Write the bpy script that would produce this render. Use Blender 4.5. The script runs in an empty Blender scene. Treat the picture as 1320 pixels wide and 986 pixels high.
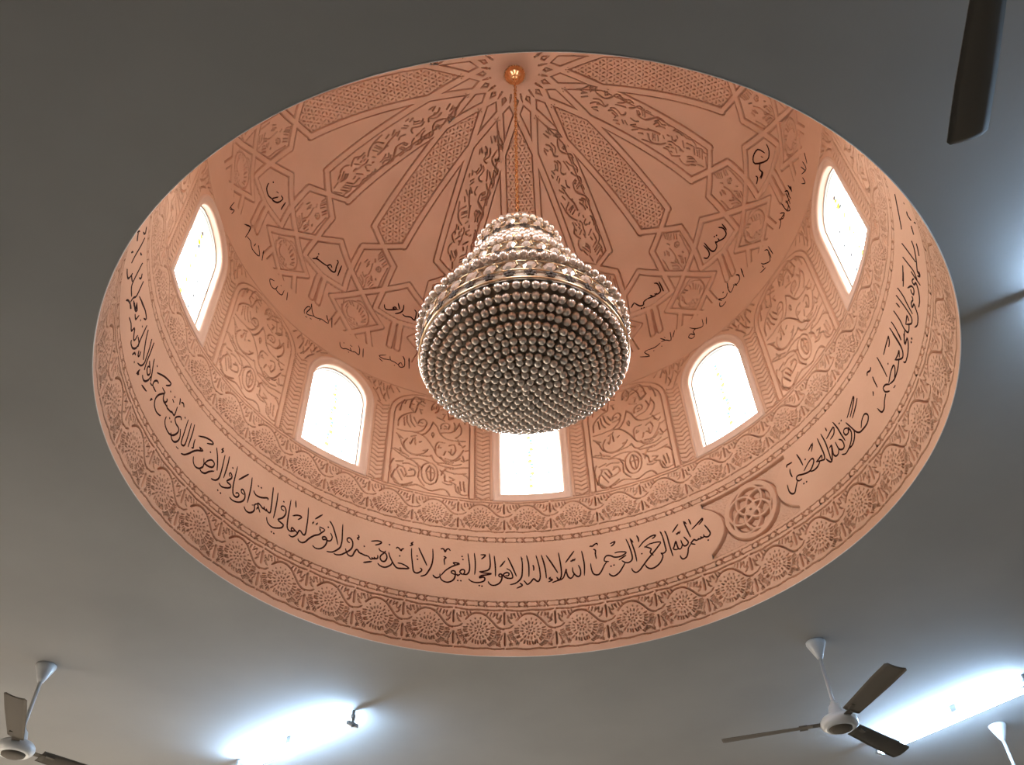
import bpy, math, random
import numpy as np
C = bpy.context.scene.collection
PI = math.pi

# ------------------------------------------------------------------ camera, world, exposure
U = 2.0                       # metres per dome radius
CEIL = 4.42                   # ceiling height above the floor
cam_d = bpy.data.cameras.new('camera'); cam = bpy.data.objects.new('camera', cam_d); C.objects.link(cam)
bpy.context.scene.camera = cam
cam_d.sensor_fit = 'HORIZONTAL'; cam_d.sensor_width = 36.0
cam_d.lens = 1138.51 / 1320 * 36.0
cam_d.clip_start = 0.05; cam_d.clip_end = 200
def cam_axes(pitch, yaw, roll):
    cp, sp, cy, sy, cr, sr = math.cos(pitch), math.sin(pitch), math.cos(yaw), math.sin(yaw), math.cos(roll), math.sin(roll)
    f = np.array([sy*cp, cy*cp, sp]); r = np.array([cy, -sy, 0.]); u = np.cross(r, f)
    return r*cr + u*sr, -r*sr + u*cr, f
_r, _u, _f = cam_axes(math.radians(45.51475), math.radians(-1.20701), math.radians(-2.08361))
from mathutils import Matrix, Vector
cam.matrix_world = Matrix(((_r[0], _u[0], -_f[0], 0.0), (_r[1], _u[1], -_f[1], -1.628029*U),
                           (_r[2], _u[2], -_f[2], CEIL - 1.411572*U), (0, 0, 0, 1)))
world = bpy.data.worlds.new('world'); bpy.context.scene.world = world; world.use_nodes = True
_nt = world.node_tree; _bg = _nt.nodes['Background']; _bg.inputs[1].default_value = 19.5
_tc = _nt.nodes.new('ShaderNodeTexCoord'); _sx = _nt.nodes.new('ShaderNodeSeparateXYZ'); _nt.links.new(_tc.outputs['Generated'], _sx.inputs[0])
_rp = _nt.nodes.new('ShaderNodeValToRGB'); _mr = _nt.nodes.new('ShaderNodeMapRange')      # hazy bright sky over dimmer sunlit ground
_mr.inputs['From Min'].default_value = -1.0; _nt.links.new(_sx.outputs['Z'], _mr.inputs['Value']); _nt.links.new(_mr.outputs[0], _rp.inputs[0])
_e = _rp.color_ramp.elements; _e[0].position = 0.0; _e[0].color = (0.20, 0.17, 0.14, 1); _e[1].position = 1.0; _e[1].color = (0.82, 0.92, 1.0, 1)
for _p, _c in ((0.49, (0.27, 0.245, 0.215)), (0.51, (1.0, 0.98, 0.95)), (0.65, (0.95, 0.97, 1.0))):
    _q = _e.new(_p); _q.color = (*_c, 1)
_nt.links.new(_rp.outputs[0], _bg.inputs[0])
vs = bpy.context.scene.view_settings
vs.view_transform = 'Standard'; vs.look = 'None'; vs.gamma = 1.0; vs.use_curve_mapping = False
vs.exposure = 0.47
ROOM_CLEAR = 0.95             # how much daylight the tinted room windows let in
TUBE = 165.0                   # brightness of the fluorescent tubes
bpy.context.scene.cycles.max_bounces = 10
bpy.context.scene.cycles.diffuse_bounces = 7
bpy.context.scene.cycles.caustics_reflective = False
bpy.context.scene.cycles.caustics_refractive = False
bpy.context.scene.cycles.sample_clamp_indirect = 8.0
TH0 = 0.35026                 # the dome's own turn against north, degrees
CARVE = 3.2                  # how deep the plaster is cut

def portal(loc, face, w, hgt):
    """marks a window opening as a light portal so that the sky behind it is sampled well"""
    l = bpy.data.lights.new('window_portal', 'AREA'); l.shape = 'RECTANGLE'; l.size = w; l.size_y = hgt; l.cycles.is_portal = True
    o = bpy.data.objects.new('window_portal', l); C.objects.link(o); o.location = loc
    o.rotation_euler = Vector(face).to_track_quat('-Z', 'Z').to_euler(); return o
# traced lines, as (angle*100, arc*5000) pairs: i = writing on the drum, n = writing on the dome, p/f/h/d = carved scrolls
DATA = dict(l.split('|') for l in '''i01|3481,1754 3527,1663 3562,1568 3541,1523 3490,1508 3431,1541 3423,1588;3431,1541 3382,1533 3352,1568;3382,1533 3334,1529 3292,1551;3335,1534 3258,1528 3218,1561 3177,1541 3142,1509 3225,1461;3142,1509 3072,1446 3046,1367 3003,1295 2935,1275 2895,1306 2879,1363;3482,1450 3501,1435;3207,1767 3346,1836 3467,1897 3457,1855 3367,1800;3188,1991 3219,1868
i02|3073,1989 3097,1878 3132,1728 3158,1628;3082,1985 3133,1910;3020,1688 3062,1619 3091,1554 3058,1513 3002,1510 2966,1563 2950,1650;2966,1563 2934,1495 2878,1493 2857,1574 2846,1659 2801,1575 2771,1532 2814,1500 2869,1496;2808,1848 2887,1918 2959,1975;2885,1809 2898,1784 2933,1815 2946,1787 2974,1832
i03|2659,1936 2691,1829 2709,1624 2738,1392;2659,1936 2689,1867;2564,1954 2600,1841 2618,1635 2620,1545 2567,1508 2507,1530;2564,1954 2599,1887;2507,1530 2541,1463 2477,1359 2366,1295 2266,1287 2193,1333 2166,1393;2201,1723 2319,1772 2537,1748 2467,1664 2350,1573 2215,1468 2109,1373 2037,1312 1962,1290 1907,1335 1888,1392;2205,1750 2330,1669 2301,1605 2360,1525;2117,1627 2148,1619;2087,1755 2203,1851 2362,1915 2464,1912 2429,1876 2381,1863;2081,2015 2107,1942 2105,1869
i04|1939,1996 1972,1840 2001,1668 2011,1495;1938,1987 1997,1888;1855,1999 1899,1858 1933,1649 1919,1554 1851,1517 1781,1533 1716,1584;1781,1533 1727,1465 1633,1362 1529,1316 1462,1344 1432,1385;1587,1766 1687,1771 1827,1730 1710,1675 1585,1684 1510,1728 1431,1747 1381,1708 1374,1646 1461,1620;1819,1677 1656,1606;1417,1629 1355,1560 1280,1448 1212,1398 1128,1430 1094,1534 1089,1651;1471,1519 1507,1521;1536,1533 1565,1527;1522,1974 1626,2001 1592,1949 1533,1916;1106,1988 1125,2004 1161,1994 1199,2019 1256,2040 1270,1996;1172,1930 1214,1899 1205,1823 1216,1720
i05|932,1933 951,1791 962,1626 942,1423;840,1653 875,1558 865,1452 819,1423 769,1456 723,1533 722,1623;746,1494 714,1436 668,1406 619,1447 592,1549 596,1602 563,1516 521,1431 457,1390;588,1730 687,1846 781,1954;688,1754 724,1754 744,1775 769,1762 790,1796
i06|462,1955 479,1815 493,1649 490,1488 449,1403 386,1383 297,1355;209,1922 306,1758 424,1539;392,1462 423,1406 457,1390;278,1471 241,1439 310,1416 220,1373
i07|112,1938 156,1769 181,1604 189,1452;4,1935 34,1814 61,1666 69,1486 29,1400 -22,1420 -64,1457 -128,1389 -191,1348 -224,1384 -261,1429;-68,1737 -52,1690 -56,1618;-187,1944 -154,1786 -150,1640 -157,1497
i08|-298,1919 -277,1790 -284,1608 -306,1492 -370,1414 -441,1371 -537,1348;-567,1903 -500,1756 -401,1512;-345,1378 -294,1333 -409,1274;-299,1910 -265,1863
i09|-599,1674 -521,1629 -480,1530 -499,1477 -612,1486 -664,1547 -601,1593 -549,1575 -567,1530 -629,1530;-664,1539 -700,1502 -752,1519 -743,1555 -699,1556 -691,1485 -728,1395 -807,1341 -886,1330 -946,1363 -969,1406;-731,1699 -622,1838
i10|-843,1935 -827,1788 -820,1643 -822,1508;-941,1977 -925,1839 -926,1711 -962,1638 -1050,1606 -1147,1592;-1147,1592 -1050,1570 -901,1565 -980,1538 -1103,1514 -1138,1468 -1068,1489 -1033,1464 -1051,1411 -1138,1376 -1243,1372 -1313,1394 -1357,1434;-1156,1308 -1129,1318;-1103,1302 -1077,1309;-1121,1940 -1022,1945 -1049,1898 -1103,1852
i11|-1247,1968 -1228,1822 -1224,1677 -1235,1523;-1376,1948 -1353,1794 -1337,1668 -1350,1577 -1394,1520 -1455,1514 -1526,1516;-1491,1529 -1535,1551 -1501,1603 -1448,1604 -1438,1551 -1473,1513;-1526,1516 -1578,1476 -1587,1510;-1587,1501 -1640,1496 -1703,1524 -1686,1561 -1633,1559 -1622,1497 -1638,1416 -1689,1358 -1776,1322 -1864,1337 -1919,1390 -1931,1477;-1912,1435 -1827,1544 -1723,1629 -1618,1686 -1547,1717 -1601,1733 -1672,1725 -1618,1686;-1929,1415 -1989,1381 -2043,1399 -2071,1430;-1585,1378 -1558,1381;-1523,1379 -1497,1381;-1506,1871 -1479,1883;-1487,1827 -1463,1802;-1932,1974 -1906,1991 -1869,1983 -1840,1932 -1815,1982 -1770,2006 -1733,1965;-1873,1835 -1818,1816 -1853,1774 -1840,1659
i12|-2096,1954 -2083,1773 -2108,1607 -2172,1472 -2222,1402 -2317,1360;-2386,1929 -2316,1805 -2196,1592
i13|-2336,1523 -2299,1503 -2305,1467 -2365,1421 -2418,1411 -2465,1446 -2491,1574 -2521,1747 -2530,1890;-2422,1758 -2394,1745;-2409,1697 -2380,1676;-2502,2025 -2545,1979 -2508,1972 -2569,1924;-2794,1527 -2695,1531 -2556,1476 -2671,1445 -2795,1430 -2872,1491 -2956,1613 -2991,1702;-2770,1682 -2751,1675;-2845,1810 -2819,1840 -2772,1819 -2742,1789 -2718,1831 -2682,1843;-2902,1520 -2924,1462 -3009,1397 -3079,1380 -3153,1396 -3193,1429;-2996,1858 -2977,1852;-3196,1729 -3164,1684 -3051,1660 -3016,1580 -3054,1500 -3117,1492 -3154,1544 -3137,1602 -3079,1662 -3056,1712
i14|-3209,1583 -3203,1531 -3237,1504 -3285,1526;-3237,1504 -3291,1490 -3329,1505;-3291,1490 -3343,1466 -3393,1505 -3476,1507 -3533,1516 -3589,1525 -3641,1570 -3681,1514 -3716,1425 -3768,1399 -3827,1423 -3863,1481 -3876,1511;-3486,1356 -3312,1431;-3372,1817 -3238,1865 -3153,1858 -3195,1810 -3283,1764;-3506,1681 -3492,1672;-3659,1859 -3626,1825 -3659,1787 -3619,1768
i15|-3802,1651 -3850,1661 -3866,1709 -3814,1744 -3751,1694 -3739,1601 -3775,1519 -3874,1425 -3958,1362 -4047,1332 -4104,1337;-3997,1959 -3981,1784 -3968,1629 -3987,1499 -4059,1413 -4143,1349 -4252,1322;-4282,1917 -4203,1849 -4110,1687 -4039,1528;-4282,1917 -4217,1879
i16|-4227,1697 -4179,1635 -4195,1559 -4248,1530 -4306,1535 -4360,1514 -4376,1551 -4323,1580 -4278,1537 -4283,1456 -4335,1368 -4411,1313 -4495,1298 -4557,1325;-4474,1723 -4354,1709 -4417,1623 -4466,1568 -4553,1515 -4651,1415 -4712,1330 -4780,1284 -4849,1289 -4875,1320;-4471,1707 -4429,1635;-4300,1793 -4279,1783;-4628,1712 -4610,1773;-4552,1726 -4523,1783;-4590,1826 -4449,1981
i17|-4769,1982 -4745,1804 -4737,1612 -4740,1472 -4782,1437 -4870,1485 -4917,1379 -4999,1300 -5079,1307;-4905,1418 -4969,1441 -5034,1464 -5042,1409 -4966,1425;-4984,1417 -5066,1381 -5134,1418 -5156,1563 -5161,1771 -5167,1955;-5065,1988 -5028,1861;-5070,1677 -4971,1737 -4873,1746 -4945,1657
i18|-5265,1685 -5328,1689 -5339,1736 -5283,1764 -5232,1719 -5223,1635 -5273,1541 -5357,1466 -5269,1440 -5226,1426 -5251,1363 -5358,1304 -5463,1278 -5564,1313 -5606,1393;-5319,1847 -5302,1843;-5456,1190 -5428,1192;-5400,1187 -5375,1189
i19|-5472,1943 -5458,1799 -5453,1608 -5459,1441;-5599,1983 -5589,1943 -5572,1792 -5555,1643 -5552,1506 -5613,1501 -5652,1532;-5613,1501 -5676,1502 -5708,1545;-5676,1502 -5739,1503 -5777,1526;-5739,1503 -5811,1533 -5852,1528 -5829,1481 -5763,1397;-5829,1481 -5851,1409;-5864,1515 -5913,1462 -5892,1389 -5925,1320 -5997,1273 -6072,1274 -6128,1318;-5968,1432 -5913,1462;-6099,1897 -6078,1767 -6071,1597 -6076,1415;-6002,1697 -5934,1649 -5809,1666 -5667,1734 -5657,1696;-5942,1829 -5900,1835;-5867,1836 -5831,1839
i20|-6189,1512 -6245,1514 -6268,1552 -6232,1581 -6174,1538 -6152,1465 -6183,1388 -6270,1317 -6390,1278 -6483,1289;-6371,1423 -6338,1459 -6289,1445 -6315,1388 -6376,1369 -6432,1403 -6466,1536 -6471,1722 -6474,1888;-6378,1684 -6190,1914
i21|-6576,1622 -6610,1653 -6589,1692 -6543,1660 -6547,1606 -6627,1504 -6532,1496 -6517,1453 -6609,1389 -6711,1351 -6788,1370;-6580,1801 -6559,1802;-6778,1246 -6759,1245;-6707,1235 -6680,1242
i22|-6712,1937 -6701,1839 -6703,1680 -6715,1509;-6818,1893 -6806,1734 -6802,1564 -6816,1444 -6881,1364 -6985,1327;-7051,1884 -6981,1773 -6927,1636 -6899,1535;-6890,1986 -6919,1931 -6874,1944 -6909,1875;-6964,1484 -7067,1407 -7143,1324 -7228,1291 -7284,1304;-7268,1524 -7224,1453 -7172,1539 -7081,1619 -7000,1605 -7017,1525 -7119,1473 -7224,1453 -7233,1388 -7309,1303 -7411,1275 -7479,1310 -7511,1387;-7170,1718 -7148,1721;-7537,1764 -7366,1861 -7202,1909 -7152,1883 -7297,1796
i23|-7443,1622 -7337,1621 -7458,1543 -7551,1459 -7635,1357 -7726,1270 -7814,1228;-7440,1616 -7389,1592;-7616,1480 -7576,1509 -7590,1566 -7594,1657
i24|-7712,1859 -7695,1715 -7702,1429;-7794,1822 -7783,1665 -7784,1427 -7835,1364 -7888,1383 -7892,1548 -7892,1815;-8007,1544 -7957,1431 -7978,1340 -8053,1267 -8138,1261 -8207,1323;-7994,1782 -7971,1784;-8055,1678 -8090,1711 -8166,1658 -8215,1584 -8152,1533 -8055,1524 -8042,1450 -8124,1337 -8241,1280 -8381,1302 -8442,1368 -8440,1437;-8357,1482 -8333,1486;-8298,1467 -8267,1467;-7976,1235 -7909,1243
i25|-8255,1776 -8251,1692 -8261,1607 -8325,1607 -8361,1611;-8325,1607 -8403,1577 -8454,1577;-8403,1577 -8494,1562 -8531,1590;-8501,1572 -8604,1571 -8649,1584;-8585,1665 -8554,1647 -8604,1571 -8668,1585 -8694,1666;-8794,1699 -8679,1695 -8749,1619 -8825,1527 -8866,1417 -8832,1330 -8732,1297 -8626,1319 -8590,1340;-8260,1938 -8239,1930 -8220,1848;-8196,1913 -8135,1945 -8093,1900;-8440,1778 -8377,1761;-8409,1854 -8387,1856;-8563,1830 -8533,1838;-8983,1284 -8966,1331 -8942,1348
i26|-8933,1655 -8981,1664 -9049,1603 -9069,1534 -9055,1496;-9063,1506 -8925,1509;-9158,1472 -9075,1495;-9260,1729 -9211,1636 -9160,1496;-9328,1615 -9373,1591 -9372,1524 -9297,1499 -9252,1565 -9307,1617;-9202,1560 -9224,1472 -9301,1373 -9386,1344 -9444,1366;-9073,1742 -8841,1876 -8627,1942 -8625,1891 -8725,1803;-9357,1255 -9167,1306;-9142,1816 -9118,1822;-9623,1228 -9567,1287 -9560,1261;-9577,1336 -9584,1280;-9288,1815 -9260,1729;-9402,1673 -9315,1617
i27|-9477,1961 -9462,1791 -9465,1597 -9447,1453;-9580,1932 -9538,1788 -9519,1598 -9519,1513 -9581,1414 -9709,1345
i28|-9793,1908 -9741,1765 -9648,1613 -9583,1521;-9887,1902 -9894,1736 -9902,1574 -9890,1484;-10026,1747 -9992,1771;-9816,1479 -9784,1417 -9741,1449 -9754,1520;-9962,1265 -9905,1351 -9864,1346;-9823,1280 -9797,1255;-10565,1372 -10426,1411 -10299,1386 -10237,1499 -10179,1455 -10123,1409 -10065,1440 -10046,1552;-10010,1553 -9907,1535 -9926,1424 -10031,1323 -10147,1302 -10174,1334;-9573,1346 -9607,1249 -9544,1282;-9148,1812 -9120,1824;-10365,1871 -10149,1955 -9984,1937 -10073,1855;-10611,1614 -10487,1605 -10398,1678 -10532,1696;-10421,1586 -10316,1590 -10270,1714;-10772,1446 -10655,1448;-10161,1734 -10131,1754
i29|-10534,1817 -10335,1903 -10149,1955;-10583,1608 -10456,1636 -10521,1673;-10963,1290 -10876,1380 -10726,1459 -10640,1464;-10770,1465 -10721,1594 -10645,1699 -10630,1857 -10629,2021;-10887,1513 -10826,1509;-10671,1586 -10548,1593;-10988,2004 -11002,1844 -11023,1609 -10999,1515 -10856,1511;-11582,1230 -11390,1301 -11279,1377 -11223,1497 -11229,1534;-11223,1497 -11062,1551;-10840,1862 -10763,1936 -10813,1981
i30|-11277,1883 -11178,1955;-11788,1327 -11692,1441;-11422,2033 -11426,1855 -11490,1569 -11501,1436;-12039,1443 -11902,1616;-11970,1503 -11768,1573;-11645,1894 -11497,2029 -11609,2046
i31|7008,1727 7062,1615 7131,1465 7184,1398 7259,1365 7445,1364 7537,1428 7524,1491 7460,1525 7358,1486 7286,1404;7113,1522 7095,1432 7018,1353 6933,1323 6835,1335;7010,1620 6929,1665 6881,1631 6905,1560 6982,1554 7010,1620 7044,1523 7002,1434 6940,1378 6861,1334 6755,1308 6668,1354;6853,1827 6874,1825;6917,1834 6938,1832;7072,1766 7280,1886 7395,1944 7369,1884 7145,1726;7184,1677 7351,1773 7469,1854
i32|6734,1950 6788,1790 6812,1648 6849,1489;6723,1609 6780,1549 6790,1455 6752,1413 6688,1434 6644,1492 6629,1625;6646,1473 6603,1418 6539,1415 6497,1476 6518,1583 6523,1641 6463,1622;6471,1803 6703,1873 6672,1771 6550,1737;6530,1987 6543,1913
i33|6390,1963 6420,1778 6418,1584 6408,1400;6520,1634 6477,1507 6408,1400 6349,1450 6311,1519;6283,1950 6296,1778 6306,1628 6285,1537 6230,1549 6092,1608;6092,1608 6168,1618 6248,1633 6228,1568;6167,1566 6099,1524 6000,1512 5908,1537;5777,1630 5897,1694 6003,1721 6051,1697 6035,1637 5932,1565 5860,1559 5739,1594 5623,1640 5573,1601 5615,1540 5691,1536;5579,1562 5513,1480 5450,1405 5383,1427 5347,1501 5351,1622;5740,1998 5773,1885 5799,1732;5871,1801 5896,1795;6009,1888 6146,1947 6066,1831;5453,1910 5467,1946 5521,1940 5597,1931;5507,1848 5489,1778 5506,1681;5680,1447 5703,1429;5735,1430 5782,1435
i34|8318,1932 8333,1737 8340,1519;8835,1880 8662,1858 8500,1814;8835,1880 8788,1808 8715,1771;8969,1792 8990,1611 8999,1445 8946,1375 8868,1389 8707,1513;8707,1513 8831,1501 8915,1508 8841,1439;8810,1434 8668,1376 8471,1350 8325,1395;8314,1421 8468,1491 8606,1502 8607,1432 8500,1358;8320,1390 8217,1473 8132,1478 8145,1398 8251,1323;8136,1371 8037,1321 7949,1242 7858,1250 7807,1361;8498,1642 8506,1620;8372,1277 8439,1268;7904,1929 7940,1970 8017,1936 8074,1958;8014,1813 8007,1747 8014,1599;7878,1639 7844,1580;9110,1653 9098,1541;9082,1922 9102,1739 9089,1540;8961,1917 8992,1705 9013,1508 8990,1391
i35|9241,1523 9185,1474 9139,1414 9261,1416 9226,1347 9094,1286 8935,1266 8883,1314;9378,1302 9373,1287;9308,1299 9307,1279;9712,1971 9745,1762 9735,1593 9737,1415;9566,1971 9607,1781 9646,1562 9651,1417 9565,1400 9416,1531;9416,1531 9560,1561 9544,1472;9507,1457 9435,1425 9355,1435 9312,1547 9317,1720 9282,1946;9454,1924 9491,1802;9300,1524 9187,1479 9131,1429;9368,1310 9361,1300;9318,1291 9315,1277
i36|9998,1663 10130,1559 10157,1468 10058,1467 10035,1526 10066,1564;9992,1501 9962,1463 9872,1504 9823,1458 9918,1421 9900,1353 9855,1262 9714,1233 9605,1287
i37|10337,1487 10252,1543 10231,1478 10328,1409 10257,1311 10137,1264 10007,1270;10380,1583 10392,1428 10425,1263;10578,1368 10582,1278;10136,1851 9893,1804;11020,1500 10964,1438 10836,1402 10649,1379 10578,1368;10609,1913 10660,1669 10709,1419;10377,1887 10424,1679 10464,1492 10416,1368;10228,1878 9970,1838;10578,1368 10618,1291 10559,1293 10496,1369;11151,1301 10966,1260
i38|11535,1882 11300,1916 11070,1904 10898,1879;11729,1473 11714,1461;11595,1441 11528,1446 11543,1322;11644,1171 11687,1106;11385,1393 11264,1352
n01|-5279,7942 -5257,7663;-5466,7975 -5407,7954 -5396,7840 -5368,7711 -5463,7669 -5613,7698 -5554,7778 -5487,7739;-5613,7698 -5765,7672 -5911,7659 -5974,7635 -6059,7565;-5974,7635 -5958,7719;-5986,7773 -5957,7771
n02|6016,7920 6032,7716;5885,7934 5979,7820 5973,7664 5862,7633 5726,7678 5602,7736;5716,7754 5726,7678;5614,7752 5646,7683;5602,7736 5596,7635 5499,7588 5416,7633 5370,7777 5344,7940;5298,7900 5335,7727 5311,7617 5217,7590 5139,7666;5647,7860 5675,7851;5717,7836 5743,7831
n03|5969,6564 5964,6302;5788,6550 5848,6480 5844,6377 5778,6334 5688,6338 5625,6397;5680,6386 5711,6291;5637,6359 5501,6286 5466,6408 5492,6570;5412,6351 5348,6303 5254,6318 5130,6397 5214,6288;5145,6293 5114,6215 5177,6163 5300,6188;5297,6457 5323,6450
n04|3793,7905 3820,7622;3655,7933 3738,7875 3751,7686 3654,7643 3567,7692;3629,7682 3573,7639 3448,7658 3349,7673;3445,7720 3503,7665;3349,7673 3236,7646 3201,7578 3094,7606 2984,7742;2984,7742 2867,7651;3117,7513 3142,7513;3188,7497 3213,7494
n05|8177,6605 8197,6376;8007,6633 8081,6548 8060,6405 8066,6312;7878,6461 7907,6438;7754,6565 7795,6302 7900,6306 7940,6394 8026,6351;7589,6466 7693,6348 7600,6298 7480,6420;7523,6339 7454,6285 7365,6256
n06|6881,6276 6909,6017;6749,6301 6829,6226 6826,6003;6814,6167 6765,5982 6578,6077 6524,6159;6581,5968 6397,6002;6516,6089 6539,6012
n07|-2899,7915 -2848,7643;-3026,7874 -2961,7816 -2955,7631 -3003,7627 -3058,7655 -3132,7652 -3225,7629 -3306,7658;-3334,7891 -3320,7758 -3382,7663 -3501,7591;-3495,7875 -3402,7738;-3436,7724 -3592,7696 -3545,7751 -3499,7723 -3561,7673 -3766,7595 -3835,7695
n08|-4110,6257 -4075,6028;-4245,6271 -4194,6187 -4190,6040 -4289,6060 -4380,6033 -4441,6097;-4380,6033 -4476,6027 -4545,6011 -4610,5972 -4689,5998 -4721,6089;-4628,6127 -4604,6131;-4449,6161 -4430,6163;-4414,6157 -4395,6158;-4463,5966 -4444,5967
n09|-2935,6524 -2903,6222;-3094,6514 -3038,6422 -3030,6250 -3125,6189 -3177,6244 -3117,6317 -3074,6234;-3175,6232 -3294,6271 -3388,6281 -3413,6383;-3388,6281 -3500,6257 -3567,6239 -3687,6271 -3515,6370;-3677,6201 -3578,6160;-3283,6181 -3260,6180
n10|-5060,6553 -5001,6312;-5211,6523 -5117,6359 -5322,6340 -5355,6265;-5322,6340 -5490,6267 -5593,6342 -5671,6513;-5518,6272 -5736,6180 -5662,6391 -5742,6379 -5806,6226 -5780,6145;-5739,6101 -5686,6107;-5616,6146 -5564,6151
n11|-6367,6262 -6325,6070;-6472,6219 -6502,6064 -6681,6052 -6667,6167;-6674,6110 -6733,6028 -6854,6015 -6933,6118 -6804,6192;-6607,6249 -6572,6256
n12|-7370,6510 -7317,6274;-7566,6457 -7431,6284 -7692,6211 -7826,6299 -7970,6266;-8186,6386 -7987,6544 -7973,6396 -8007,6196;-7674,6310 -7656,6411
n13|-7477,7919 -7457,7716;-7689,7911 -7592,7906 -7646,7732 -7818,7648 -7720,7830;-7793,7666 -7953,7604 -8106,7649 -8158,7761;-8101,7881 -8060,7894;-7847,7856 -7786,7881
n14|3837,6432 3747,6283;3718,6455 3687,6243 3560,6319 3442,6336;3560,6319 3443,6438;3416,6325 3261,6283 3076,6305;3076,6305 2976,6279 3083,6124 2845,6217;3200,6225 3221,6193;3418,6237 3439,6205;3538,6424 3565,6377
n15|4700,6217 4643,6055;4580,6256 4546,6077 4358,6135 4217,6258;4358,6135 4273,6108 4291,6004 4193,6096 4126,6041 4203,5964 4285,5984;4312,6152 4332,6118
n16|8327,7842 8239,7707 8039,7674 7736,7967 7844,8080 8064,8033 8121,7815;7987,7877 8003,7822;7852,7840 7720,7798 7709,7688 7580,7674;7705,7756 7721,7660 7583,7639;7522,7811 7526,7744 7400,7692
n17|9141,6291 9028,6108;8942,6294 8916,6099 8715,6217;8808,6316 8864,6118;8681,6151 8665,6004 8562,6121
n18|8229,6496 8195,6370;8012,6559 8002,6400 7971,6272;7911,6464 7897,6201 7785,6289;7717,6320 7603,6351 7479,6366
n19|-8741,6366 -8781,6121 -8635,6255 -8662,6111;-8794,6157 -8722,6197
p|-222,5630 -359,5602 -488,5453 -524,5309 -455,5305;-524,5309 -551,5195 -419,5094;-419,5094 -382,5223 -345,5366 -215,5485;-393,5404 -206,5328;-353,5496 -188,5412;-313,5218 -245,5211;-262,5103 -301,5195;-22,5272 -6,5408 81,5497 141,5418 135,5284 70,5216;19,5362 32,5312;85,5405 92,5327;-419,5094 -552,5039 -681,4945 -783,4807 -792,4629;-664,4874 -639,4681;-602,4946 -578,4776 -504,4674;-526,4996 -492,4828 -396,4719;-433,4949 -357,4819;-332,4775 -177,4781 -116,4886 -187,4969 -296,4913 -313,4819;-271,4869 -215,4859;-116,4886 -174,4719 -300,4609 -431,4572;-806,4525 -628,4535 -431,4572 -231,4554 -95,4466 43,4303 114,4173;-231,4554 -145,4601 -43,4752 26,4947;26,4947 130,4844 202,4683 337,4573 576,4553 791,4572;7,4639 38,4671 62,4615 42,4573;8,4614 43,4548;219,4813 215,4914 324,4987 413,4953 394,4848 285,4826;304,4907 349,4890;202,4683 310,4730 462,4759 590,4882 653,5046;120,5098 210,5067 300,5034;386,5103 473,5172 561,5213;521,5025 567,4930 526,4821;654,4995 700,4899 680,4744 574,4627;-466,4438 -359,4493;-549,4364 -628,4242 -596,4108 -482,4024 -330,4018 -162,4086 -60,4206;-420,4402 -455,4271;-378,4439 -357,4274;-499,4282 -475,4241;-263,4349 -221,4372;-165,4157 -101,4172;-725,4356 -668,4182 -572,4068 -415,3995 -201,4017 -52,4041;126,4394 189,4457 319,4458;126,4394 114,4173 203,4072 355,4006 502,4031 648,4149 752,4333;192,4359 173,4307 237,4320;428,4405 535,4447 581,4308 499,4174;347,4244 308,4140;411,4256 476,4218;474,4315 477,4194;246,4081 291,4018 377,3963 525,3987;642,4489 707,4449;618,4584 663,4492;793,4461 729,4403;795,4314 880,4348;733,4185 777,4070;-721,4309 -772,4389;-819,4422 -657,4330;-831,4033 -653,3996 -496,3925;-607,3963 -694,3960;-703,4075 -676,4012;-9,4051 32,4084 79,3975 167,3923;-689,5358 -748,5231 -779,5039;-642,5348 -681,5255;-562,5191 -469,5169;-130,5616 -81,5549;-41,5668 7,5626;-535,3856 -271,3928 -83,3916 -1,3876;-509,3864 -373,3843 -179,3718;-735,3651 -599,3635;-768,3727 -610,3776;-874,4014 -647,3910 -482,3871;-440,3651 -332,3623 -325,3510 -505,3435 -535,3483;-463,3588 -360,3644;-290,3807 -228,3649 -244,3474 -104,3310;-606,3719 -474,3757 -311,3714;-778,3524 -818,3371 -752,3224 -568,3222 -366,3331;-723,3513 -602,3323;-647,3564 -557,3420;-571,3615 -509,3490;-787,3325 -701,3239;-706,3632 -752,3532;-701,3239 -566,3195 -311,3289 -207,3287 -49,3239 81,3224 259,3299 388,3293 467,3195;-176,3662 -156,3782 -54,3864 51,3888 161,3794 194,3627 149,3447 23,3366 -110,3421 -169,3549 -176,3662;-71,3686 1,3818 111,3725 117,3583 45,3454 -37,3522 -71,3686;-57,3660 114,3654;23,3808 45,3454;183,3915 341,3945 553,3921 710,3973;184,3886 344,3857 528,3859;242,3751 350,3655 355,3513 485,3506 589,3464;272,3641 346,3799 502,3825 711,3885 868,3904;304,3476 409,3437 512,3453;346,3770 557,3718 818,3752;456,3615 561,3574 458,3530;589,3464 619,3300 748,3232 875,3246;691,3535 720,3341;769,3545 797,3322;642,3415 696,3282;681,4118 576,4043 337,4063;708,4062 762,4039;893,4115 814,4076;-839,3309 -881,3633 -825,3767;875,3246 897,3616 766,3717;222,5630 359,5602 488,5453 524,5309 455,5305;524,5309 551,5195 419,5094;419,5094 382,5223 345,5366 215,5485;393,5404 206,5328;353,5496 188,5412;313,5218 245,5211;262,5103 301,5195;689,5358 748,5231 779,5039;642,5348 681,5255;562,5191 469,5169
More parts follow.
